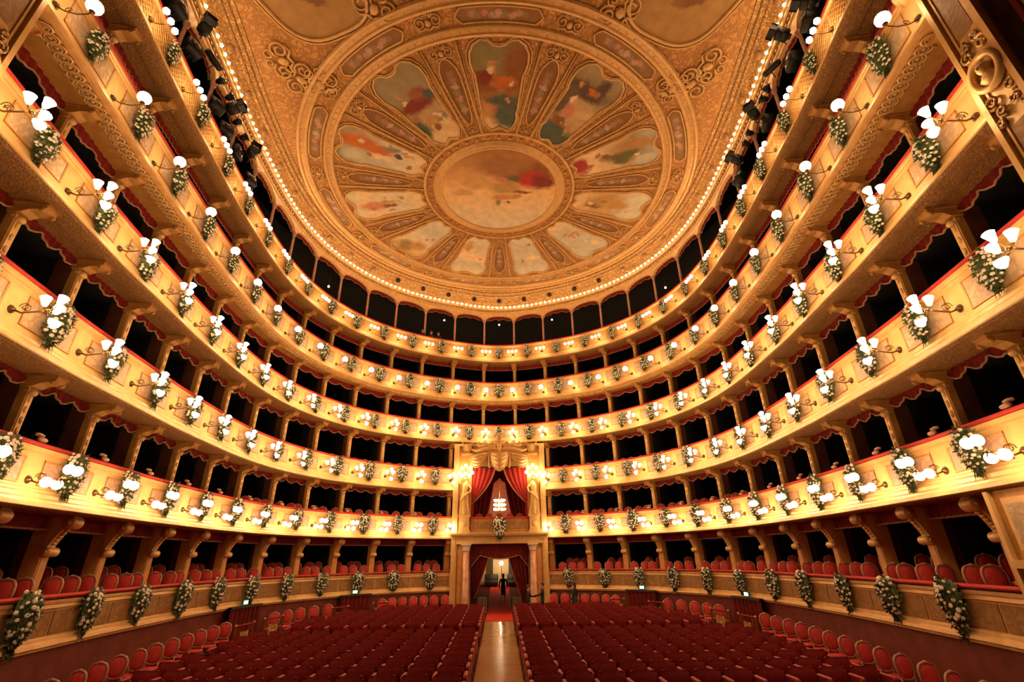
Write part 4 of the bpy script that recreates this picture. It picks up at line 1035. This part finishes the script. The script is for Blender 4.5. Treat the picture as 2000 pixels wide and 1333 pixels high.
    o = MB().grid([[(x, RY+1.6, z) for z in (9.05, 8.5-.35*abs(math.sin(x*3.0)))] for x in np.linspace(-1.7, 1.7, 25)]).build('inner_valance', 'velvet_dark'); tag(o, 'dark scalloped valance across the back of the royal box', 'valance')
    # chandelier seen through the box
    c = thing('chandelier', 'bright three-tier crystal chandelier glowing behind the royal box', 'chandelier', (0, 33.6, 6.72))
    k = MB(); k.tube([(0, 0, .75), (0, 0, 3.50)], .012, 5); k.lathe([(.02, -.1), (.08, 0), (.04, .2), (.06, .5), (.02, .8)], 8)
    for z, rr in ((0.02, .36), (.30, .36), (.58, .34)): k.tube([(rr*math.cos(t), rr*math.sin(t), z) for t in np.linspace(0, 2*math.pi, 21)[:-1]], .014, 4, 0, False, True)
    k.build('frame', 'brass', c)
    bl = MB(); bl.ball((0, 0, 0), .062, 8, 5); bme = bl.mesh('bulb', 'chandelier_glass')
    for z, rr in ((.06, .36), (.34, .36), (.62, .34)):
        for i in range(11): a = 2*math.pi*i/11; link('bulb', bme, c, (rr*math.cos(a), rr*math.sin(a), z+.04))
    # many-globe lamps above the statues
    shm = MB(); shm.ball((0, 0, 0), .10, 10, 6); me = shm.mesh('globe', 'lamp_glass')
    for sx in (-1, 1):
        q = thing('candelabrum', 'eight-globe candelabrum above the gilded statue on the %s' % SIDE[sx], 'lamp', (sx*2.02, RY-.30, 8.45))
        st = MB(); st.tube([(0, .2, -.25), (0, 0, 0), (0, 0, .3)], .025, 6); gl = []
        for x, y, z in ((-.38, 0, .10), (-.22, -.12, -.10), (0, -.2, .02), (.22, -.12, -.10), (.38, 0, .10), (-.24, -.05, .36), (.24, -.05, .36), (0, -.1, .50)):
            st.tube([(0, 0, .05), (x*.6, y*.6, z-.14), (x, y, z-.08)], .012, 4); gl.append((x, y, z))
        st.build('arm', 'brass_dark', q)
        for p in gl: link('globe', me, q, p)
    # foyer furniture seen through the doorway
    q = thing('floor_lamp', 'brass standing lamp with glowing globe at the end of the entrance corridor', 'lamp', (.12, 39.4, FZ(31)+.84))
    k = MB(); k.lathe([(.16, 0), (.14, .04), (.03, .08), (.02, 1.45), (.06, 1.5)], 10); k.build('pole', 'brass', q); k = MB(); k.ball((0, 0, 1.62), .14, 12, 8); k.build('globe', 'foyer_glass', q)
    for j, (x0, x1) in enumerate(((-1.15, -.12), (.55, 1.35))):
        q = thing('couch', 'dark couch %s of the standing lamp in the entrance corridor' % ('left', 'right')[j], 'couch', ((x0+x1)/2, 39.9, FZ(31)+.88))
        w = (x1-x0)/2; k = MB(); k.rbox(-w, w, -.35, .2, .1, .42, .05); k.build('seat', 'couch_dark', q); k = MB(); k.rbox(-w, w, .1, .3, .1, .85, .06); k.build('backrest', 'couch_dark', q)
    for j, x in enumerate((-.62, .78)):
        k = MB(); k.box(x-.10, x+.10, 40.3, 40.55, 1.9, 4.9); tag(k.build('door_post', 'couch_dark'), 'dark upright post %s of the standing lamp in the corridor' % ('left', 'right')[j], 'post')
def statue(root, x, y, z, sx):
    """robed caryatid: lofted body with folds, raised arms, head"""
    b = MB(); secs = [(0, .27, .22), (.12, .28, .23), (.5, .24, .20), (.9, .22, .18), (1.15, .20, .16), (1.32, .155, .13), (1.5, .19, .15), (1.68, .21, .14), (1.80, .16, .11), (1.86, .07, .07), (1.94, .065, .07)]
    P = []; n = 42
    for zz, rx, ry in secs:
        f = .26*max(0, 1-zz/1.5); P.append([(x+sx*.05*math.sin(zz*2.2)+rx*math.cos(t)*(1+f*math.sin(t*7+zz*1.5)), y+ry*math.sin(t)*(1+f*math.sin(t*7+zz*1.5)), z+zz) for t in np.linspace(0, 2*math.pi, n+1)])
    b.grid(P)
    b.ball((x, y-.02, z+2.06), .12, 10, 8, 0, .85, 1, 1.15); b.ball((x, y+.05, z+2.12), .12, 8, 6, 0, 1, .9, .9); b.ball((x, y-.14, z+2.04), .025, 5, 4, 0, .8, 1, 1.2)
    for s2, pts in ((-1, [(.19, 0, 1.70), (.36, -.05, 1.50), (.30, -.16, 1.25), (.12, -.20, 1.18)]), (1, [(.19, 0, 1.70), (.36, -.04, 1.88), (.30, -.06, 2.18), (.24, -.1, 2.32)])):
        b.tube([(x+s2*sx*p[0], y+p[1], z+p[2]) for p in pts], [.075, .06, .045, .04], 7); e = pts[-1]; b.ball((x+s2*sx*e[0], y+e[1], z+e[2]), .055, 6, 4)
    b.tube([(x-sx*.2, y-.12, z+1.25), (x, y-.22, z+1.05), (x+sx*.22, y-.12, z+.8), (x+sx*.26, y-.05, z+.3)], [.06, .08, .07, .04], 6)
    b.build('caryatid', 'gold', root)
_before = set(bpy.data.objects)
royal()
for _o in set(bpy.data.objects) - _before:
    if _o.parent is None and _o.name.split('.')[0] in ('royal_box', 'curtain', 'door_valance', 'inner_valance', 'chandelier', 'candelabrum', 'wall_royal_back', 'wall_royal_left', 'wall_royal_right', 'ceiling_royal_box'):
        _o.location.z -= 0.14

# ------------------------------------------------------------------ proscenium sides
def proscenium():
    for sd in (-1, 1):
        S = SIDE[sd]
        r = struct(link('wall_proscenium_'+S, None))
        lo, hi = 0, 0
        def slab(name, a0, a1, o0, o1, z0, z1, mat):
            a0, a1 = sorted((a0*sd, a1*sd)); b = MB(); sweep(b, [(o0, z0), (o1, z0), (o1, z1), (o0, z1)], a0, a1, 2)
            for e in (a0, a1): b.add([at(e, o0, z0), at(e, o1, z0), at(e, o1, z1), at(e, o0, z1)], [(0, 1, 2, 3)])
            return b.build(name, mat, r)
        slab('pier', 31.82, 32.52, -.6, .30, 4.4, 21.6, 'gold')
        slab('edge_moulding', 31.78, 31.88, .26, .38, 4.4, 21.6, 'gold'); slab('edge_moulding', 32.45, 32.55, .26, .38, 4.4, 21.6, 'gold')
        slab('edge_moulding', 31.92, 31.96, .29, .33, 7.2, 13.9, 'gold'); slab('edge_moulding', 32.37, 32.41, .29, .33, 7.2, 13.9, 'gold')
        slab('painted_panel', 31.99, 32.34, .29, .315, 12.0, 13.8, 'damask_brown'); slab('painted_panel', 31.99, 32.34, .29, .315, 7.6, 9.9, 'damask_brown')
        c = at(sd*32.17, .32, 11.0); a = ang(sd*32.17); M = Matrix.Translation(c) @ Matrix.Rotation(a, 4, 'Z')
        b = MB(); b.tube([M @ Vector((.27*math.cos(t), -.06, .33*math.sin(t))) for t in np.linspace(0, 2*math.pi, 25)[:-1]], .06, 7, 0, False, True); b.build('oculus_frame', 'gold', r)
        b = MB(); b.ball((0, -.06, .08), .12, 10, 7, 0, .85, .9, 1.1, M); b.lathe([(.10, -.02), (.16, -.12), (.05, -.26)], 10, 0, M @ Matrix.Translation((0, -.05, -.02)), 1, .6); b.ball((0, -.16, .07), .03, 6, 4, 0, 1, 1, 1.3, M); b.build('bust', 'gold', r)
        b = MB()
        for s2 in (-1, 1):
            for (x, z, rr) in ((.16, .55, .13), (.2, -.52, .14), (.1, .75, .09), (.12, -.78, .10), (.24, -.95, .08)):
                b.tube(scroll_pts(M @ Vector((s2*x, -.03, z)), rr, 1.3, 14, (M.to_3x3() @ Vector((s2, 0, 0))), Vector((0, 0, 1 if z > 0 else -1))), .028, 5)
        b.build('scroll_ornament', 'gold_carved', r)
        # round projecting balustrade high on the pier
        c = at(sd*31.75, -.15, 14.15); b = MB(); b.lathe([(.30, .02), (.52, .0), (.56, .04), (.52, .08), (.62, .12), (.66, .20), (.60, .26), (.60, .9), (.68, .95), (.68, 1.05)], 26, 0, Matrix.Translation(c)); b.build('round_balcony', 'gold', r)
        slab('second_pier', 32.85, 33.4, -.2, .10, 4.4, 21.6, 'gold'); slab('edge_moulding', 32.80, 32.88, .06, .16, 4.4, 21.6, 'velvet_dark')
        # panelled pier at ground level
        slab('ground_pier', 28.22, 31.0, -.5, .20, -.1, 4.70, 'gold_dull')
        slab('edge_moulding', 28.18, 28.28, .16, .28, -.1, 4.70, 'gold'); slab('edge_moulding', 28.2, 30.8, .18, .30, 3.42, 3.55, 'gold')
        slab('panel_frame', 28.5, 30.4, .19, .25, 3.70, 4.56, 'gold'); slab('painted_panel', 28.6, 30.3, .19, .265, 3.80, 4.46, 'damask')
        slab('carved_panel', 28.38, 30.6, .19, .24, 1.2, 3.32, 'gold_carved'); slab('red_panel', 28.7, 30.3, .19, .255, 1.5, 3.02, 'velvet_dark')
proscenium()

# ------------------------------------------------------------------ stage lights along the top gallery
def stage_lights():
    b = MB(); b.rbox(-.17, .17, -.22, .20, -.16, .16, .04, 0, None, 'y'); b.box(-.06, .06, .18, .28, -.08, .08); big = b.mesh('housing', 'black_metal')
    d = MB(); d.box(-.19, .19, -.44, -.22, .15, .165); door = d.mesh('barn_door', 'black_metal')
    l = MB(); l.lathe([(.13, 0), (.13, .02), (.03, .05)], 12, 0, Matrix.Translation((0, -.215, 0)) @ Matrix.Rotation(math.pi/2, 4, 'X')); lens = l.mesh('lens', 'lens_glass')
    y = MB(); y.tube([(-.20, 0, 0), (-.20, 0, -.26), (.20, 0, -.26), (.20, 0, 0)], .014, 5); y.tube([(0, 0, -.26), (0, .25, -.42)], .018, 5); yoke = y.mesh('yoke', 'black_metal')
    t = MB(); t.lathe([(.09, -.34), (.11, -.32), (.11, .30), (.07, .34)], 12, 0, Matrix.Rotation(math.pi/2, 4, 'Y')); tubem = t.mesh('housing', 'black_metal')
    s = MB(); s.lathe([(.11, -.10), (.12, .0), (.09, .14), (.05, .20)], 10, 0, Matrix.Rotation(-math.pi/2, 4, 'X')); smallm = s.mesh('housing', 'black_metal')
    e = MB()
    for i in range(6):
        a = 2*math.pi*i/6; e.tube([(.10*math.cos(a), -.06, .10*math.sin(a)), (.19*math.cos(a), -.09, .19*math.sin(a))], [.03, .012], 4)
    spk = e.mesh('flap', 'black_metal')
    kb = MB(); kb.rbox(-.25, .25, -.2, .2, -.26, .26, .03); bx = kb.mesh('housing', 'black_metal'); kc = MB(); kc.lathe([(.16, 0), (.16, .02), (.06, .03)], 14, 0, Matrix.Translation((0, -.20, 0)) @ Matrix.Rotation(math.pi/2, 4, 'X')); cone = kc.mesh('cone', 'lens_glass')
    pos = [('big', -27.13, 0.0, 19.46), ('box', -26.88, -0.3, 18.73), ('tube', -26.05, -0.1, 19.38), ('small', -25.28, -0.15, 19.36), ('small', -24.49, -0.15, 19.51), ('big', -24.39, 0.0, 19.06), ('box', -24.85, -0.3, 18.56),
           ('small', -23.55, -0.15, 19.31), ('small', -22.8, -0.15, 19.3), ('big', -22.29, 0.0, 19.03), ('box', -28.09, -0.3, 18.85), ('box', -23.89, -0.3, 18.44), ('speaker', -22.66, -0.4, 18.58), ('big', 28.77, 0.0, 18.53),
           ('box', 28.11, -0.3, 18.66), ('big', 27.18, 0.0, 19.47), ('tube', 25.96, -0.1, 19.46), ('small', 25.25, -0.15, 19.32), ('small', 24.83, -0.15, 19.3), ('big', 24.24, 0.0, 19.25), ('small', 23.25, -0.15, 19.28),
           ('small', 22.79, -0.15, 19.2), ('big', 22.12, 0.0, 18.98), ('speaker', 26.64, -0.4, 18.81), ('speaker', 24.24, -0.4, 18.69), ('box', 21.37, -0.3, 18.59), ('box', -21.4, -0.3, 18.3)]
    rnd = random.Random(9); cnt = {}
    for kind, s_, o_, z_ in sorted(pos, key=lambda q: (q[1] > 0, abs(q[1]))):
        S = 'left' if s_ < 0 else 'right'; cnt[(kind, S)] = cnt.get((kind, S), 0)+1; n = ORD[cnt[(kind, S)]-1]
        nm = {'big': 'black barn-door stage light', 'box': 'black boxy floodlight', 'tube': 'black cylindrical stage light', 'small': 'small black flapped spotlight', 'speaker': 'dark loudspeaker'}[kind]
        lab = '%s on the %s top gallery, %s from the back' % (nm, S, n)
        r = thing('loudspeaker' if kind == 'speaker' else 'stage_light', lab, 'loudspeaker' if kind == 'speaker' else 'stage light', at(s_, o_, z_), ang(s_), None if kind == 'speaker' else 'stage lights on the %s top gallery' % S)
        a = rnd.uniform(-.5, .5) + (-.5 if s_ < 0 else .5)*0.8; tl = rnd.uniform(-.5, -.1)
        R = Matrix.Rotation(a, 4, 'Z') @ Matrix.Rotation(tl, 4, 'X')
        def sub(n_, m_, M=Matrix()): o = link(n_, m_, r); o.matrix_local = R @ M; return o
        if kind == 'big':
            h = sub('housing', big); link('lens', lens, h)
            for q in range(4): d_ = link('barn_door', door, h); d_.matrix_local = Matrix.Rotation(q*math.pi/2, 4, 'Y') @ Matrix.Translation((0, -.02, .0)) 
            sub('yoke', yoke)
        elif kind == 'tube': sub('housing', tubem, Matrix.Rotation(.2, 4, 'Y')); sub('yoke', yoke)
        elif kind == 'small': h = sub('housing', smallm); link('flap', spk, h); link('lens', lens, h, (0, .12, 0)); y_ = sub('yoke', yoke); y_.scale = (.6, .6, .6)
        elif kind == 'box': h = sub('housing', bx); link('lens', lens, h); sub('yoke', yoke)
        else: h = link('housing', bx, r); link('cone', cone, h)
stage_lights()
def gallery_bulbs():
    m = MB(); m.ball((0, 0, 0), .06, 8, 6); me = m.mesh('bulb', 'small_lamp'); c = MB(); c.lathe([(.05, .05), (.07, .08), (.02, .14)], 8); c.tube([(0, 0, .1), (0, 0, .7)], .012, 4); ce = c.mesh('fitting', 'brass_dark')
    for s, z, w in ((-12.27, 18.65, 'far left'), (-3.9, 19.33, 'left of the middle'), (0, 19.45, 'in the middle'), (3.78, 19.38, 'right of the middle'), (12.21, 18.62, 'far right')):
        r = thing('ceiling_bulb', 'tiny bright bulb inside the top gallery arches, '+w, 'lamp', at(s, -1.0, z), 0, 'bulbs inside the top gallery'); link('bulb', me, r); link('fitting', ce, r)
gallery_bulbs()

# ------------------------------------------------------------------ people
def person(name_label, loc, rz, h=1.7, pose='stand', skirt=False, hair_long=False):
    """one continuous skinned body; dark clothing by height, skin on face, hands and legs"""
    me = bpy.data.meshes.new('body'); s = h/1.72
    J = {'pelvis': (0, 0, .95), 'waist': (0, 0, 1.08), 'chest': (0, -.01, 1.30), 'neck': (0, 0, 1.46), 'chin': (0, -.01, 1.53), 'head': (0, -.02, 1.63), 'crown': (0, -.01, 1.70)}
    st = .10 if pose != 'walk' else .22
    for sx, n in ((-1, 'l'), (1, 'r')):
        f = (-1 if n == 'l' else 1)
        dy = f*st if pose == 'walk' else 0
        J['hip'+n] = (sx*.09, 0, .90); J['knee'+n] = (sx*.10, -.03+dy*.5, .50); J['ank'+n] = (sx*.10, .02+dy, .09); J['toe'+n] = (sx*.11, -.14+dy, .04)
        J['sh'+n] = (sx*.18, .01, 1.40)
        if pose == 'reach' and n == 'r': J['el'+n] = (sx*.28, -.16, 1.18); J['wr'+n] = (sx*.24, -.40, 1.16); J['ha'+n] = (sx*.22, -.50, 1.17)
        else: J['el'+n] = (sx*.25, .03-dy*.4, 1.14); J['wr'+n] = (sx*.26, -.06-dy*.7, .90); J['ha'+n] = (sx*.26, -.09-dy*.7, .80)
    names = list(J); V = [Vector(J[k])*s for k in names]; ix = {k: i for i, k in enumerate(names)}
    E = [('pelvis', 'waist'), ('waist', 'chest'), ('chest', 'neck'), ('neck', 'chin'), ('chin', 'head'), ('head', 'crown')]
    for n in 'lr': E += [('pelvis', 'hip'+n), ('hip'+n, 'knee'+n), ('knee'+n, 'ank'+n), ('ank'+n, 'toe'+n), ('chest', 'sh'+n), ('sh'+n, 'el'+n), ('el'+n, 'wr'+n), ('wr'+n, 'ha'+n)]
    me.from_pydata(V, [(ix[a], ix[b]) for a, b in E], [])
    o = bpy.data.objects.new('tmp', me); COL.objects.link(o)
    sk = o.modifiers.new('s', 'SKIN'); sb = o.modifiers.new('u', 'SUBSURF'); sb.levels = 1
    R = {'pelvis': .14, 'waist': .125, 'chest': .15, 'neck': .055, 'chin': .075, 'head': .095, 'crown': .06}
    for n in 'lr': R.update({'hip'+n: .09, 'knee'+n: .06, 'ank'+n: .042, 'toe'+n: .035, 'sh'+n: .065, 'el'+n: .048, 'wr'+n: .034, 'ha'+n: .035})
    for i, k in enumerate(names):
        v = me.skin_vertices[0].data[i]; rr = R[k]*s; v.radius = (rr, rr*(.8 if k in ('pelvis', 'waist', 'chest') else 1)); v.use_root = (k == 'pelvis')
    dg = bpy.context.evaluated_depsgraph_get(); nm = bpy.data.meshes.new_from_object(o.evaluated_get(dg)); bpy.data.objects.remove(o)
    for m in ('suit', 'skin'): nm.materials.append(MATS[m])
    for p in nm.polygons:
        p.use_smooth = True; c = p.center/s
        p.material_index = 1 if (c.z > 1.47 or (abs(c.x) > .19 and c.z < .91 and c.z > .7) or (pose == 'reach' and c.y < -.42) or (skirt and .09 < c.z < .5)) else 0
    r = thing('person', name_label, 'person', loc, rz); b = link('body', nm, r)
    hm = MB(); hm.ball((0, .015*s, 1.665*s), .108*s, 10, 7, 0, .92, 1.0, .95)
    if hair_long: hm.ball((0, .06*s, 1.56*s), .085*s, 8, 6, 0, 1, .7, 1.4)
    hm.build('hair', 'hair', r)
    f = MB()
    for sx in (-1, 1): f.ball((sx*.032*s, -.108*s, 1.63*s), .011*s, 5, 4)
    f.build('eyes', 'suit', r); f = MB(); f.ball((0, -.122*s, 1.60*s), .016*s, 6, 4, 0, .8, 1, 1.4); f.build('nose', 'skin', r)
    if skirt:
        k = MB(); k.lathe([(.145, 1.06), (.165, .92), (.16, .7), (.14, .48)], 14, 0, Matrix.Scale(s, 4), 1, .85); k.build('skirt', 'suit', r)
    return r
def people():
    y = 33.55; person('person in dark jacket and skirt walking away up the red carpet', (.22, y, FZ(31)+.1*(y-31)+.02), math.pi, 1.62, 'walk', True, True)
    person('person in dark suit leaning forward beside the doorway, reaching out', (1.46, 27.35, FZ(27.35)), math.pi/2, 1.60, 'reach')
    person('person in dark suit facing another by the right marble column', (2.18, 27.35, FZ(27.35)), -math.pi/2, 1.72, 'reach')
    person('person in long dark dress standing before the wall chairs', (3.85, 27.6, FZ(27.6)), -2.2, 1.70, 'stand', True, True)
    for j, (s, o, t) in enumerate(((-4.97, -.30, 'middle'), (-4.45, -.30, 'rightmost'), (-5.6, -.3, 'leftmost'))):
        p = at(s, o, ZR[5]-.99); person('person in the top gallery arches behind the rail, %s of three' % t, p, ang(s)+(.3, -.3, .2)[j], 1.62, 'stand')
people()
